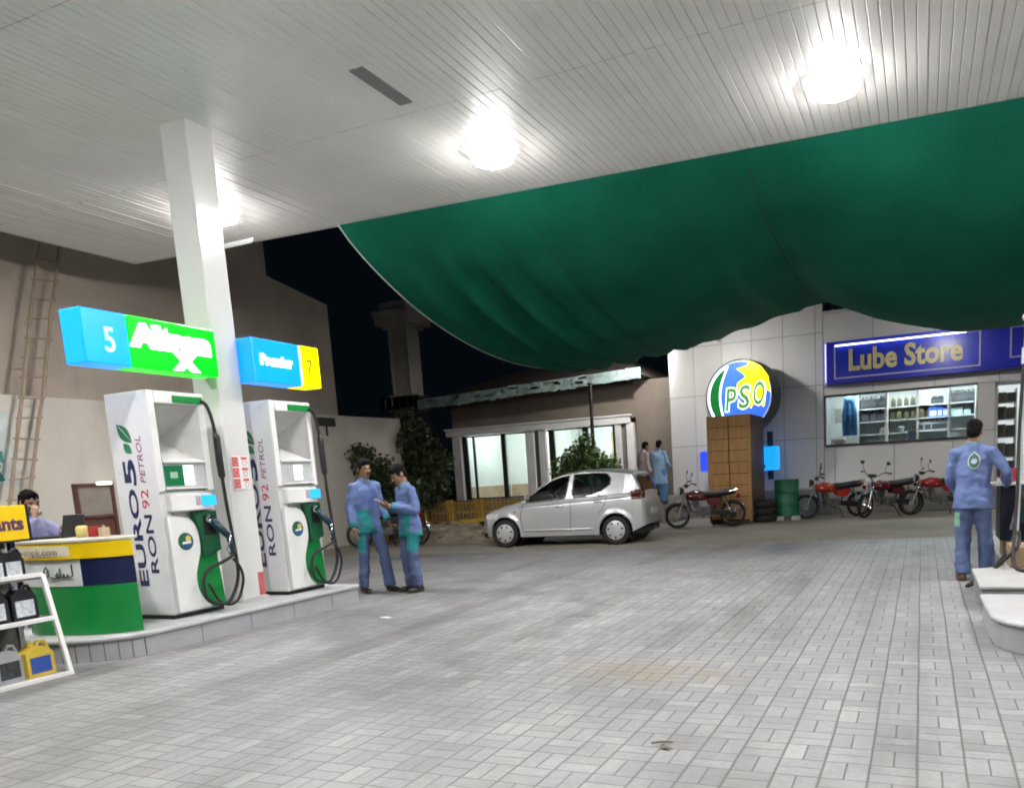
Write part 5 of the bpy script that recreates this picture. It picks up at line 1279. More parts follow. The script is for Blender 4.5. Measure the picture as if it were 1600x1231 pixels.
    mb = MB(); mb.tube([(-.12, .08, .26), (-.20, .20, .02)], .012, 6); mb.tube([(.02, .24, .27), (.02, -.24, .27)], .012, 6); mb.cyl((.02, .17, .275), (.02, .25, .275), .02); mb.cyl((.02, -.17, .275), (.02, -.25, .275), .02); mb.out('stand_and_pegs', BLACKP, t)
    mb = MB(); mb.tube(bez([(.36, -.18, .34), (.38, -.2, .56), (.34, -.06, .60)], 8), .01, 6); mb.tube(bez([(.36, .18, .34), (.38, .2, .56), (.34, .06, .60)], 8), .01, 6); mb.tube([(.36, -.18, .34), (.36, .18, .34)], .01, 6); mb.out('leg_guard', CHROME, t)
    return t
RED = M('bike_red', (.33, .012, .012), .22, coat=.5, var=.05); ORG = M('bike_orange_red', (.45, .03, .012), .22, coat=.5, var=.08); MAR = M('bike_maroon', (.13, .006, .02), .25, coat=.5, var=.05); DRK = M('bike_dark_red', (.10, .008, .012), .25, coat=.5, var=.05)
motorcycle((-4.78, 18.28, 0), 192, 'dark red motorcycle parked side on in front of the wooden crate', DRK, 14, -5)
motorcycle((-2.05, 20.25, 0), 205, 'orange red motorcycle parked beside the green barrel', ORG, -20, -6)
motorcycle((-.78, 20.2, 0), 218, 'maroon motorcycle in the middle of the row before the shop window', MAR, 22, -6)
motorcycle((.42, 20.5, 0), 186, 'bright red motorcycle nearest the attendant at the right', RED, 10, -5)
motorcycle((-11.3, 14.75, 0), 200, 'dark motorcycle half hidden behind the two attendants', M('bike_black', (.02, .02, .022), .25, coat=.5), 8, -5)
# ============================================================ people (y forward, x to the person's right)
SKIN = M('skin_brown', (.27, .145, .09), .5, var=.06, scale=8)
HAIR = M('hair_black', (.006, .005, .005), .75, var=.4, scale=40, bump=.6, bscale=120, spec=.12)
DARKEYE = M('eye_dark', (.01, .008, .008), .2); LIP = M('lip', (.16, .06, .05), .5)
SHOE = M('shoe_black', (.012, .011, .011), .35); SANDAL = M('sandal_brown', (.10, .06, .035), .6)
def fabric(name, col, var=.10): return M(name, col, .85, var=var, scale=5, bump=.10, bscale=160)
UNI = fabric('uniform_blue', (.108, .155, .33)); UNI2 = fabric('uniform_blue_trousers', (.078, .11, .23)); TEAL = fabric('uniform_teal', (.01, .20, .21)); UGREEN = fabric('uniform_pale_green', (.16, .36, .26)); TRIM = fabric('uniform_grey_trim', (.10, .17, .24))
V_ = Vector
PLK = fabric('uniform_seam_blue', (.085, .125, .33))
def crease(me, amp=1.0, seed=0):
    me.calc_loop_triangles(); ns = [v.normal.copy() for v in me.vertices]
    for v, n in zip(me.vertices, ns):
        p = v.co
        d = .013 * noise.noise((p.x * 9, p.y * 9, p.z * 5 + seed)) + .007 * noise.noise((p.x * 17 + 3, p.y * 17, p.z * 24 + seed)) + .010 * noise.noise((p.x * 5 + p.z * 9, p.y * 5 - p.z * 7, seed + 4))
        v.co = p + n * d * amp
def put_hand(mb, wr, d, n, thumb, curl=.5):
    d = d.normalized(); n = (n - d * n.dot(d)).normalized(); s = d.cross(n)
    Mx = Matrix((s, d, n)).transposed().to_4x4()
    mb.ell(wr + d * .05, (.040, .054, .017), 12, 8, Mx); mb.cap(wr - d * .02, wr + d * .03, .026, .028, 10)
    for off, ln, k in ((-.030, .058, 1.1), (-.010, .072, 1.0), (.010, .078, .95), (.030, .070, .9)):
        p = wr + d * .09 + s * off * thumb; a = 0.0
        for j, fr in enumerate((.42, .32, .26)):
            a += curl * k * (.5, .85, .6)[j]; q = p + (d * math.cos(a) + n * math.sin(a)) * ln * fr * 1.05
            mb.cap(p, q, .0102 - .001 * j, .0095 - .001 * j, 8); p = q
    p = wr + d * .03 + s * .034 * thumb; q = p + (d * .55 + s * thumb * .6 + n * .35).normalized() * .042; mb.cap(p, q, .0135, .0115, 8)
    mb.cap(q, q + (d * .9 + s * thumb * .1 + n * .4).normalized() * .032, .011, .0095, 8)
def human(loc, facing, label, J, top=UNI, legs=UNI2, shoes=SHOE, teal=None, hem=.79, hem_r=(.202, .150), head=(0, 0), lean=(0, 0), wide=1.0, hair_len=0.0, moustache=True, group=None, detail=True, sleeve=1.0, leg_r=(.090, .073, .068), category='person'):
    t = thing('person', label, category, loc, R_(facing - 90), group)
    P = {k: V_(v) for k, v in J.items() if isinstance(v[0], (int, float))}
    hc = P['head']; nk = P['neck']; pel = P['pelvis']
    Hm = Matrix.Translation(hc) @ Matrix.Rotation(R_(head[0]), 4, 'Z') @ Matrix.Rotation(R_(head[1]), 4, 'X')
    # ---- body
    mb = MB()
    def he(c, r): mb.ell(Hm @ V_(c), r, 14, 10, Hm.to_3x3().to_4x4())
    he((0, -.008, .028), (.074, .094, .097)); he((0, .028, -.042), (.056, .062, .072)); he((0, .058, -.09), (.030, .028, .024)); he((0, .075, .022), (.05, .02, .014))
    for sx_ in (-1, 1): he((.075 * sx_, -.008, -.008), (.012, .026, .034)); he((.036 * sx_, .068, -.02), (.024, .022, .02))
    mb.cyl(Hm @ V_((0, .09, .012)), Hm @ V_((0, .113, -.028)), .009, .016, 8); he((0, .108, -.03), (.019, .014, .011)); he((0, .084, -.062), (.025, .014, .014))
    mb.cap(Hm @ V_((0, -.018, -.06)), nk - V_((0, 0, .04)), .056, .062, 14)
    mb.cap(nk - V_((0, 0, .14)), pel, .082, .11, 14)
    for s in 'LR':
        sg = -1 if s == 'L' else 1
        mb.cap(P['sh' + s] - V_((0, 0, .02)), P['el' + s], .042, .038); mb.cap(P['el' + s], P['wr' + s], .040, .027); mb.cap(nk - V_((0, 0, .10)), P['sh' + s] - V_((0, 0, .02)), .04, .036)
        hd = J.get('hd' + s); dd = V_(hd[0]) if hd else (P['wr' + s] - P['el' + s]); nn_ = V_(hd[1]) if hd else V_((-sg, .2, 0)); cu = hd[2] if hd else .45
        # the thumb points forward when the palm faces the thigh
        dd = dd.normalized(); n2 = (nn_ - dd * nn_.dot(dd)).normalized(); th = 1 if dd.cross(n2).dot(V_(J.get('th' + s, (0, 1, .2)))) > 0 else -1
        put_hand(mb, P['wr' + s], dd, nn_, th, cu)
        mb.cap(P['hp' + s], P['kn' + s], .075, .052); mb.cap(P['kn' + s], P['an' + s], .052, .036)
    me = remesh(mb, .0082, 2, .4); link('body', me, SKIN, t, 180)
    # ---- face details and hair
    mb = MB()
    for sx_ in (-1, 1): mb.ell(Hm @ V_((.032 * sx_, .083, .004)), (.012, .007, .008))
    mb.out('eyes', DARKEYE, t, smooth=180)
    mb = MB()
    for sx_ in (-1, 1): mb.ell(Hm @ V_((.033 * sx_, .089, .027)), (.021, .007, .005), m=Hm.to_3x3().to_4x4())
    if moustache: mb.ell(Hm @ V_((0, .098, -.05)), (.026, .008, .006), m=Hm.to_3x3().to_4x4())
    mb.out('brows', HAIR, t, smooth=180)
    mb = MB(); mb.ell(Hm @ V_((0, .094, -.067)), (.021, .006, .006), m=Hm.to_3x3().to_4x4()); mb.out('lips', LIP, t, smooth=180)
    mb = MB()
    def hr(c, r): mb.ell(Hm @ V_(c), r, 16, 10, Hm.to_3x3().to_4x4())
    hr((0, -.014, .062), (.082, .096, .078)); hr((0, -.052, .012), (.076, .064, .088)); hr((0, .05, .095), (.055, .04, .03))
    for sx_ in (-1, 1): hr((.066 * sx_, .012, .02), (.014, .03, .035))
    me = remesh(mb, .009, 2)
    for v in me.vertices: v.co += v.normal * (.009 * noise.noise(v.co * 28) + .005 * noise.noise(v.co * 70))
    link('hair', me, HAIR, t, 180)
    # ---- shirt
    mb = MB(); zs = P['shL'].z * .5 + P['shR'].z * .5
    def spine(z):
        k = max(0, min(1.1, (z - pel.z) / (nk.z - pel.z))); c = pel.lerp(nk, k); return V_((c.x, c.y, z))
    rings = []; X, Y = V_((1, 0, 0)), V_((0, 1, 0))
    sd = P['shR'] - P['shL']; X2 = V_((sd.x, sd.y, 0)).normalized(); Y2 = V_((-X2.y, X2.x, 0))
    top_z = nk.z + .035
    hz = hem
    for z, rx, ry in ((hz, hem_r[0], hem_r[1]), (hz + (zs - hz) * .3, (hem_r[0] + .178) / 2, (hem_r[1] + .13) / 2), (zs - .36, .172, .128), (zs - .16, .190, .132), (zs - .05, .178, .118), (zs + .005, .14, .095), (top_z - .03, .082, .075), (top_z, .064, .066)):
        k = max(0, min(1, (z - pel.z) / (zs - pel.z))); Xk = X.lerp(X2, k).normalized(); Yk = V_((-Xk.y, Xk.x, 0))
        rings.append(mb._ring(spine(z), Xk, Yk, rx * wide, ry * wide, 28))
    mb.loft(rings)
    for s in 'LR':
        w0 = P['el' + s].lerp(P['wr' + s], .93 * sleeve)
        mb.cap(P['sh' + s] - V_((0, 0, .018)), P['el' + s], .064, .055, 14); mb.cyl(P['el' + s], w0, .056, .046, 14); mb.ell(P['el' + s], .057); mb.cap(spine(zs - .045), P['sh' + s] - V_((0, 0, .016)), .078, .062); mb.cap(spine(zs + .045), P['sh' + s] + V_((0, 0, -.01)), .05, .05)
    me = remesh(mb, .0125, 3, .5); crease(me, 1.0, loc[0])
    mats = [top, teal[0] if teal else top, TRIM]
    so = link('shirt', me, mats, t, 180)
    if teal:
        for f in me.polygons:
            c = f.center
            if teal[1](c): f.material_index = 1
            elif min((c - P['wrL']).length, (c - P['wrR']).length) < .085: f.material_index = 1
    for f in me.polygons:
        if f.center.z > top_z - .035: f.material_index = 2
    # placket and breast pocket laid on the cloth
    def lay(nm, pts_fn, nu, nv, mat, off=.004):
        mb = MB()
        def fn(u, v):
            x, z = pts_fn(u, v); hit, p, n, i = so.ray_cast(V_((x, .6, z)), V_((0, -1, 0)))
            return (p + V_((0, off, 0))) if hit else V_((x, .13, z))
        mb.grid(fn, nu, nv); mb.out(nm, mat, so, smooth=180, recalc=False)
    bpy.context.view_layer.update()
    if detail:
        cx = spine(zs - .2).x
        lay('placket', lambda u, v: (cx - .014 + .028 * u, hem + .03 + (top_z - .07 - hem - .03) * v), 3, 26, PLK)
        for sgx in (-1, 1): lay('breast_pocket', lambda u, v: (cx + sgx * .085 - .045 + .09 * u, zs - .235 + .115 * v), 6, 7, PLK)
        lay('collar', lambda u, v: (cx - .075 + .15 * u, top_z - .075 + .035 * v + .03 * abs(u - .5)), 10, 3, TRIM, .007)
    # ---- trousers
    mb = MB(); mb.ell(pel + V_((0, 0, -.03)), (.165 * wide, .118 * wide, .15), 20, 12)
    for s in 'LR':
        mb.cap(P['hp' + s], P['kn' + s], leg_r[0], leg_r[1], 16); mb.cyl(P['kn' + s], P['an' + s] + V_((0, 0, .0)), leg_r[1], leg_r[2], 16); mb.ell(P['kn' + s], leg_r[1])
    me = remesh(mb, .0125, 3, .5); crease(me, 1.1, loc[1])
    tmats = [legs, teal[0] if teal else legs]
    link('trousers', me, tmats, t, 180)
    if teal and teal[2]:
        for f in me.polygons:
            if teal[2](f.center): f.material_index = 1
    # ---- shoes
    for s in 'LR':
        a = P['an' + s]; fd = V_(J.get('ft' + s, (0.12 * (1 if s == 'R' else -1), 1, 0))).normalized(); sdv = V_((fd.y, -fd.x, 0))
        Mx = Matrix((sdv, fd, V_((0, 0, 1)))).transposed().to_4x4(); g = V_((a.x, a.y, a.z - .08))
        mb = MB(); mb.ell(g + fd * .075 + V_((0, 0, .038)), (.046, .095, .036), 14, 8, Mx); mb.ell(g - fd * .02 + V_((0, 0, .05)), (.040, .055, .05), 14, 8, Mx); mb.ell(g + fd * .06 + V_((0, 0, .012)), (.047, .13, .013), 14, 8, Mx)
        me = remesh(mb, .01, 2); link('shoe', me, shoes, t, 180)
    return t, so

def stand(**k):
    J = dict(pelvis=(0, 0, .93), neck=(0, -.01, 1.475), head=(0, .025, 1.615), shL=(-.18, -.01, 1.405), shR=(.18, -.01, 1.405),
             elL=(-.225, -.03, 1.13), elR=(.225, -.03, 1.13), wrL=(-.235, .05, .88), wrR=(.235, .05, .88),
             hpL=(-.088, 0, .89), hpR=(.088, 0, .89), knL=(-.10, .02, .49), knR=(.10, .02, .49), anL=(-.105, -.02, .08), anR=(.105, -.02, .08))
    J.update(k); return J

# left attendant: stands slack, head turned, one leg forward
human((-6.72, 8.36, 0), -12, 'person in blue and teal uniform with hands hanging, head turned to his colleague',
      stand(pelvis=(0, -.03, .93), elL=(-.23, .0, 1.14), wrL=(-.20, .16, .93), hdL=((.1, .8, -.55), (.9, -.1, -.3), .45), elR=(.235, -.05, 1.13), wrR=(.245, .02, .87),
            knL=(-.105, .13, .50), anL=(-.12, .18, .08), knR=(.10, -.02, .49), anR=(.11, -.06, .08), ftL=(-.05, 1, 0), ftR=(.2, 1, 0)),
      teal=(TEAL, lambda c: (.80 < c.z < 1.09 and c.y > -.02 and (.02 < c.x < .17)) or c.z < .835, lambda c: .56 < c.z < .80 and c.x > .12), head=(-12, -4))
# right-hand attendant of the pair: head bowed over the phone in his hands
human((-6.13, 8.42, 0), 240, 'person in blue and teal uniform with bowed head holding a phone at his chest',
      stand(pelvis=(0, -.02, .88), neck=(0, .01, 1.395), head=(0, .075, 1.515), shL=(-.172, .0, 1.325), shR=(.172, .0, 1.325), elL=(-.22, -.02, 1.06), elR=(.22, -.03, 1.06),
            wrL=(-.06, .25, 1.13), wrR=(.05, .25, 1.12), hdL=((.35, .8, .3), (.3, -.2, 1), .6), hdR=((-.35, .8, .3), (-.3, -.2, 1), .6), thL=(0, .3, 1), thR=(0, .3, 1),
            hpL=(-.086, 0, .84), hpR=(.086, 0, .84), knL=(-.10, .02, .46), knR=(.09, .03, .46), anL=(-.11, -.02, .08), anR=(.10, -.01, .08)),
      teal=(TEAL, lambda c: (.76 < c.z < 1.02 and c.y > -.04 and c.x < -.03 and c.x > -.16) or c.z < .785, lambda c: .54 < c.z < .78 and c.x < -.08), hem=.735, head=(0, -28), wide=.95)
t = thing('mobile_phone', 'small pale mobile phone held by the attendant with bowed head', 'phone', (-6.13, 8.42, 0), R_(240 - 90))
mb = MB(); mb.box((-.0, .36, 1.185), (.07, .012, .14), Matrix.Translation((0, .36, 1.185)) @ Matrix.Rotation(R_(-55), 4, 'X') @ Matrix.Translation((0, -.36, -1.185))); mb.out('case', M('phone_pale', (.45, .42, .4), .3), t, smooth=0, bevel=.004)
# attendant at the right, back to the camera
rt, so = human((.52, 9.42, 0), 82, 'person in blue uniform with a round emblem on his back at the right hand pump',
      stand(pelvis=(0, 0, .93), neck=(.0, .03, 1.47), head=(.0, .07, 1.61), elL=(-.235, .02, 1.13), wrL=(-.20, .2, .98), elR=(.335, -.03, 1.17), wrR=(.32, .2, 1.02), hdR=((.1, 1, -.15), (-.4, 0, -1), .6), hdL=((.2, .9, -.3), (1, 0, 0), .5),
            knL=(-.095, .02, .49), anL=(-.09, -.05, .08), knR=(.12, .04, .49), anR=(.15, .06, .08), ftL=(-.35, 1, 0), ftR=(.3, 1, 0)),
      shoes=SANDAL, teal=(UGREEN, lambda c: c.z < .80 and c.x > 0, lambda c: .60 < c.z < .76 and c.x < -.12), head=(-4, -2), leg_r=(.102, .082, .08), moustache=False)
UNI_ = so
# round emblem sewn on the back of the shirt
def back_pt(x, z):
    best = None
    hit, p, n, i = UNI_.ray_cast(V_((x, -1.0, z)), V_((0, 1, 0)))
    return p if hit else V_((x, -.13, z))
bpy.context.view_layer.update()
for k, (rx, rz, mat, nm) in enumerate(((.062, .085, M('patch_cream', (.5, .52, .42), .8), 'patch_border'), (.052, .072, M('patch_green', (.04, .14, .12), .8), 'patch'), (.03, .028, M('patch_pale', (.45, .5, .6), .8), 'patch_centre'))):
    mb = MB(); c = mb.bm.verts.new(back_pt(.015, 1.30) + V_((0, -.004 - .003 * k, 0))); ring = []
    for i in range(20):
        a = i * .31416; x = .015 + rx * math.cos(a); z = 1.30 + rz * math.sin(a) + (.02 if (k < 2 and i == 5) else 0); ring.append(mb.bm.verts.new(back_pt(x, z) + V_((0, -.004 - .003 * k, 0))))
    for i in range(20): mb.bm.faces.new((c, ring[i], ring[(i + 1) % 20]))
    mb.out(nm, mat, so, smooth=0)
# two men in plain clothes at the back
KAM = fabric('pale_blue_kameez', (.24, .38, .55)); SHAL = fabric('blue_shalwar', (.07, .19, .36)); PINK = fabric('pale_pink_shirt', (.42, .34, .34)); DARKT = fabric('dark_trousers', (.015, .017, .025))
human((-6.66, 20.7, .47), 78, 'person in pale blue shalwar kameez seen from behind by the shop corner',
      stand(elL=(-.25, .03, 1.14), wrL=(-.22, .2, 1.0), elR=(.25, .03, 1.14), wrR=(.22, .2, 1.0), anL=(-.13, -.03, .08), anR=(.13, -.03, .08), head=(0, .05, 1.61)), top=KAM, legs=SHAL, hem=.56, hem_r=(.23, .16), leg_r=(.13, .12, .10), shoes=SANDAL, wide=1.06, moustache=False, detail=False)
human((-7.1, 20.75, .47), 50, 'person with black hair in pale pink shirt and dark trousers half hidden by his companion',
      stand(wrL=(-.22, .12, .9), head=(.02, .05, 1.6)), top=PINK, legs=DARKT, hem=.80, moustache=False, detail=False)
# cashier seated behind the counter, hand to his mouth
LIL = fabric('lilac_shirt', (.36, .36, .58))
human((-8.40, 5.16, .07), -4, 'person in lilac shirt seated behind the counter with a hand at his mouth',
      dict(pelvis=(0, -.05, .66), neck=(0, .06, 1.19), head=(0, .115, 1.335), shL=(-.175, .05, 1.12), shR=(.175, .05, 1.12), elL=(-.20, .28, .95), elR=(.2, .30, 1.0), wrL=(-.10, .44, 1.08), wrR=(.07, .30, 1.21),
           hdR=((-.35, -.4, .8), (-.2, -1, .1), .7), hdL=((.3, .9, 0), (0, 0, -1), .4), hpL=(-.09, 0, .62), hpR=(.09, 0, .62), knL=(-.12, .42, .60), knR=(.12, .42, .60), anL=(-.12, .38, .30), anR=(.12, .38, .30)),
      top=LIL, legs=DARKT, hem=.60, head=(0, -10), detail=False)
t = thing('stool', 'dark stool under the seated cashier behind the counter', 'stool', (-8.44, 5.16, .07))
mb = MB(); mb.cyl((0, 0, .47), (0, 0, .53), .19, n=20); mb.out('seat', BLACKP, t)
for a in range(4):
    mb = MB(); mb.cyl((.13 * math.cos(a * 1.571), .13 * math.sin(a * 1.571), .47), (.18 * math.cos(a * 1.571), .18 * math.sin(a * 1.571), 0.0), .014); mb.out('leg', STEEL, t)
# ============================================================ oil display rack at the far left
rk = thing('oil_display_rack', 'slanted white framed rack of oil cans at the lower left', 'rack', (-6.9, 3.5, 0), world=True)
xt, xb_ = -6.60, -6.43                       # front edge leans out towards the road
zt, zm = .83, .475; yA, yB = 4.11, 2.2
def fx(z): return xb_ + (xt - xb_) * z / zt
mb = MB()
def bar(mb, p, q, w_=.035):
    p, q = V_(p), V_(q); d = (q - p).normalized(); u = V_((0, 0, 1)) if abs(d.z) < .7 else V_((0, 1, 0)); u = (u - d * u.dot(d)).normalized(); v = d.cross(u); h = w_ / 2
    A = [mb.bm.verts.new(p + u * a + v * b) for a, b in ((-h, -h), (h, -h), (h, h), (-h, h))]; B = [mb.bm.verts.new(q + u * a + v * b) for a, b in ((-h, -h), (h, -h), (h, h), (-h, h))]
    mb.loft([A, B])
for y in (yA, 3.2, yB):
    bar(mb, (fx(0), y, 0), (fx(zt), y, zt))
for z in (.02, zm, zt): bar(mb, (fx(z), yA, z), (fx(z), yB, z))
mb.out('front_frame', WHITE, rk, smooth=0, bevel=.004)
for y in (yA, yB):
    mb = MB(); mb.span(-7.02, -6.98, y - .02, y + .02, 0, 1.12)
    for z in (.02, zm): bar(mb, (-6.99, y, z), (fx(z), y, z), .025)
    mb.out('rear_frame', STEEL, rk, smooth=0)
for z in (.02, zm, zt - .03):
    mb = MB(); mb.span(-6.99, fx(z) - .02, yB, yA, z - .008, z + .008); mb.out('shelf', M('rack_shelf', (.35, .35, .35), .5), rk, smooth=0)
mb = MB(); mb.span(-7.02, -6.995, yB, yA, .03, 1.1); mb.out('back_panel', M('rack_back', (.16, .15, .14), .6, var=.3), rk, smooth=0)
hb_ = thing('lubricants_header', 'yellow header board reading Lubricants above the oil rack', 'sign', (-6.78, 3.2, 1.1), world=True)
mb = MB(); mb.span(-6.80, -6.76, 2.35, 4.165, 1.115, 1.395); mb.out('board', M('header_yellow', (.85, .56, .0), .4, var=.05), hb_, smooth=0, bevel=.006)
mb = MB(); mb.span(-6.81, -6.79, 2.33, 4.165, 1.10, 1.113); mb.span(-6.81, -6.755, 4.167, 4.182, 1.1, 1.4); mb.out('frame', NAVY, hb_, smooth=0)
text('lettering', 'Lubricants', .145, M('header_navy', (.09, .03, .10), .5), hb_, (-6.7595, 4.125 - .56, 1.20), (0, 1, 0), (0, 0, 1), .001, .006, fit=.56)
mb = MB(); mb.span(-6.99, -6.82, yB, 4.12, 1.098, 1.11); mb.out('top_shelf', STEEL, hb_, smooth=0)
for y in (2.4, 4.08):
    mb = MB(); mb.span(-6.9, -6.86, y - .02, y + .02, .82, 1.1); mb.out('post', NAVY, hb_, smooth=0)
# cans, each its own object
def rcan(me, y, z, x, sc, yaw, lab, grp=None):
    o = put(me, 'oil_can', (x, y, z), R_(90 + yaw), lab, 'oil can', grp); o.scale = (sc,) * 3; return o
Y0 = [3.95, 3.73, 3.51, 3.29, 3.07, 2.85, 2.63]
for i, y in enumerate(Y0): rcan(ME_BLACK, y, zm + .009, -6.66, 1.02, random.uniform(-8, 8), 'black oil can with pale label on the middle shelf of the slanted rack', 'black cans on the rack middle shelf')
for i, y in enumerate(Y0[1:]): rcan(ME_GREY if i % 2 == 0 else ME_BLACK2, y, .03, -6.60, 1.05, random.uniform(-14, 14), ('grey oil can on the bottom shelf of the slanted rack' if i % 2 == 0 else 'all black oil can on the bottom shelf of the slanted rack'), ('grey cans on the rack bottom shelf' if i % 2 == 0 else 'black cans on the rack bottom shelf'))
rcan(ME_YEL, 3.95, .03, -6.585, .95, 6, 'yellow oil can with blue label at the right end of the bottom shelf')
for i, y in enumerate((4.0, 3.86, 3.7, 3.5, 3.3)): rcan(ME_BLACK, y, zt - .02, -6.80, .88, random.uniform(-8, 8), 'black oil can with pale label under the yellow header board', 'black cans under the yellow header')

# ============================================================ right-hand island, pump and hoses
PC = M('island_pale', (.36, .357, .355), .6, var=.12, scale=4, bump=.25)
i2 = thing('pump_island', 'pale concrete island end with rounded corner at the right edge', 'pump island', (1.4, 6.6, 0), world=True)
poly = [(.49 + .42 * (1 - math.cos(R_(a))), 6.25 - .45 * math.sin(R_(a))) for a in range(0, 91, 10)] + [(2.6, 5.80), (2.6, 7.1), (.48, 7.1)]
mb = MB(); mb.prism(poly, 'z', 0, .185); mb.out('kerb', PC, i2, bevel=.01)
poly = [(.465 + .44 * (1 - math.cos(R_(a))), 6.24 - .465 * math.sin(R_(a))) for a in range(0, 91, 10)] + [(2.62, 5.775), (2.62, 7.12), (.455, 7.12)]
mb = MB(); mb.prism(poly, 'z', .187, .225); mb.out('top_slab', M('island_slab_pale', (.42, .42, .425), .45, var=.08), i2, bevel=.015)
i3 = thing('pump_island', 'longer concrete island carrying the dark pump at the right edge', 'pump island', (1.5, 9, 0), world=True)
mb = MB(); mb.prism([(.50, 7.55), (2.6, 7.55), (2.6, 13), (.84, 13), (.84, 9.05), (.76, 8.85), (.50, 8.70)], 'z', 0, .19); mb.out('kerb', M('kerb_slate', (.22, .225, .235), .6, var=.15), i3, smooth=0, bevel=.012)
mb = MB(); mb.prism([(.48, 7.53), (2.62, 7.53), (2.62, 13.02), (.82, 13.02), (.82, 9.06), (.745, 8.87), (.48, 8.72)], 'z', .192, .225); mb.out('top_slab', PC, i3, smooth=0, bevel=.012)
pp = thing('fuel_pump', 'dark navy fuel pump cut off by the right edge of the picture', 'fuel pump', (1.3, 9.9, .226), world=True)
mb = MB(); mb.span(.80, 1.75, 9.55, 10.1, .42, 1.02); mb.out('lower_cabinet', M('cabinet_navy', (.006, .008, .022), .4, var=.2), pp, smooth=0, bevel=.015)
mb = MB(); mb.span(.74, 1.8, 9.48, 10.14, 1.022, 1.05); mb.out('ledge', WHITE, pp, smooth=0, bevel=.006)
mb = MB(); mb.span(1.12, 1.75, 9.55, 10.1, 1.051, 2.25); mb.out('upper_cabinet', WHITE, pp, smooth=0, bevel=.015)
mb = MB(); mb.span(.84, 1.7, 9.6, 10.05, .227, .42); mb.out('plinth', M('carton_brown', (.26, .18, .11), .8, var=.2), pp, smooth=0, bevel=.01)
mb = MB(); mb.span(.97, 1.16, 9.40, 9.545, .62, 1.0); mb.out('nozzle_boot', M('boot_teal', (.01, .04, .055), .4), pp, smooth=0, bevel=.01)
mb = MB(); mb.cap((1.02, 9.36, .95), (.94, 9.34, .78), .035, .03); nz = mb.out('nozzle', BLACKP, pp, smooth=180)
mb = MB(); mb.cyl((.93, 9.34, .77), (.895, 9.33, .56), .020, .028, 10); mb.out('spout', CHROME, nz)
mb = MB(); mb.cyl((.935, 9.3, .24), (.985, 9.3, 2.70), .019); mb.ell((.985, 9.3, 2.72), .045); mb.cyl((.975, 9.3, 2.26), (.98, 9.3, 2.42), .034); mb.cyl((.925, 9.3, .226), (.925, 9.3, .26), .06); mb.out('hose_mast', M('mast_bright_steel', (.72, .72, .72), .32, metal=.5), pp)
for pts, r in (([(.93, 9.34, .60), (.91, 9.25, .50), (.80, 9.1, .30), (.62, 9.0, .13), (.47, 8.95, .03), (.46, 8.9, .025), (.58, 8.8, .10), (.80, 8.7, .34), (.90, 8.75, .46), (.93, 9.0, .56)], .018),
               ([(.97, 9.3, 2.3), (.93, 9.2, 1.6), (.91, 9.05, 1.0), (.88, 8.9, .60), (.84, 8.6, .36), (.86, 8.45, .26), (.98, 8.4, .245), (1.15, 8.5, .28), (1.28, 8.8, .5), (1.3, 9.4, .8)], .017)):
    mb = MB(); mb.tube(bez(pts, 70), r, 8); mb.out('hose', RUBBER, pp, smooth=180)
mb = MB(); mb.box((.90, 9.72, 1.13), (.18, .2, .14)); tag(mb.out('cash_box', M('box_crimson', (.32, .015, .015), .35), smooth=0, bevel=.02), 'crimson box on the pale ledge beside the right hand attendant', 'box')
mb = MB(); mb.span(.83, 1.12, 8.72, 9.2, .2265, .44); o = tag(mb.out('cardboard_box', M('cardboard', (.27, .19, .115), .8, var=.15), smooth=0, bevel=.008), 'brown cardboard box on the island at the right edge', 'box')

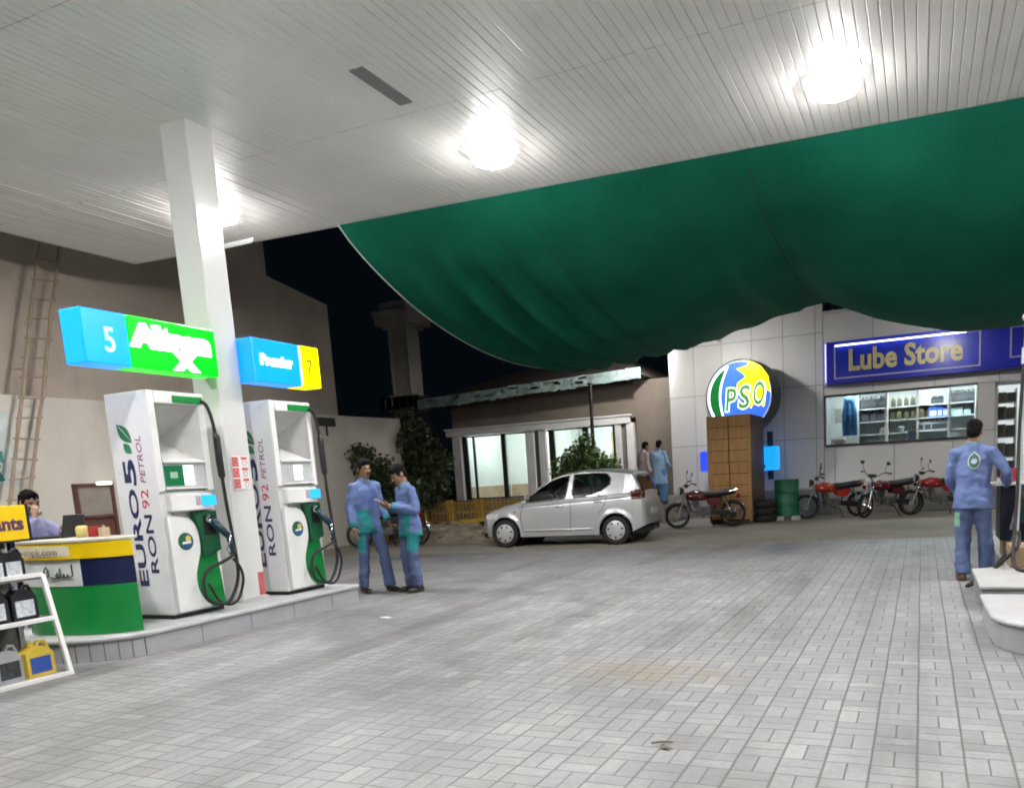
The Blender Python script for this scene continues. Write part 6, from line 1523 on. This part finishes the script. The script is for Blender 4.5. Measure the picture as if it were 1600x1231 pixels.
# ============================================================ barrel, tyres, litter
t = thing('green_barrel', 'green steel oil barrel standing on pale blocks beside the wooden crate', 'barrel', (-3.12, 20.0, .1))
BG = M('barrel_green', (.012, .13, .07), .5, var=.3, scale=5)
mb = MB(); mb.lathe([(.29, 0), (.31, .01), (.305, .05), (.30, .29), (.315, .30), (.30, .32), (.30, .58), (.315, .59), (.30, .61), (.305, .87), (.31, .89), (.295, .90), (.29, .88)], n=36); mb.out('drum', BG, t, smooth=50)
mb = MB(); mb.cyl((.12, .1, .88), (.12, .1, .90), .04); mb.out('bung', STEEL, t)
for i, x in enumerate((-.13, .24)):
    mb = MB(); mb.box((-3.12 + x, 19.82 + .1 * i, .05), (.2, .3, .098)); tag(mb.out('white_block', M('block_white', (.5, .49, .46), .8, var=.15), smooth=0, bevel=.008), '%s pale block under the green barrel' % ('left', 'right')[i], 'block')
for i in range(3):
    mb = MB(); mb.lathe([(.20, -.07), (.28, -.085), (.31, -.06), (.32, 0), (.31, .06), (.28, .085), (.20, .07), (.19, 0)], (-3.62, 19.55, .09 + .175 * i), 28)
    tag(mb.out('old_tyre', RUBBER, smooth=50), '%s old tyre in the stack between crate and barrel' % ('bottom', 'middle', 'top')[i], 'tyre')
mb = MB(); P = [(0, 0, 0), (.03, .015, .01), (.07, .0, .004), (.05, -.02, .012), (.02, -.012, .006)]
mb.tube([V_((-1.27, 3.62, .012)), V_((-1.22, 3.63, .02)), V_((-1.17, 3.66, .012))], .004, 5); mb.tube([V_((-1.22, 3.63, .02)), V_((-1.20, 3.58, .01))], .003, 5)
v = [mb.bm.verts.new(V_((-1.21, 3.57, .008)) + V_(q)) for q in P]; mb.bm.faces.new(v)
tag(mb.out('fallen_twig', M('dry_twig', (.14, .11, .07), .9), smooth=0, solid=.002), 'small dry twig lying on the paving in the foreground', 'twig')
for i, (x, y, sx_, sy_, lab) in enumerate(((-5.24, 6.66, .13, .06, 'scrap of white paper on the paving near the two attendants'),)):
    mb = MB(); mb.grid(lambda u, v: (x + sx_ * (u - .5), y + sy_ * (v - .5), .009 + .012 * abs(noise.noise((u * 3, v * 3, i)))), 6, 4); tag(mb.out('paper_scrap', M('scrap_white', (.62, .6, .56), .8), smooth=0, solid=.001), lab, 'paper')
bpy.context.view_layer.update()
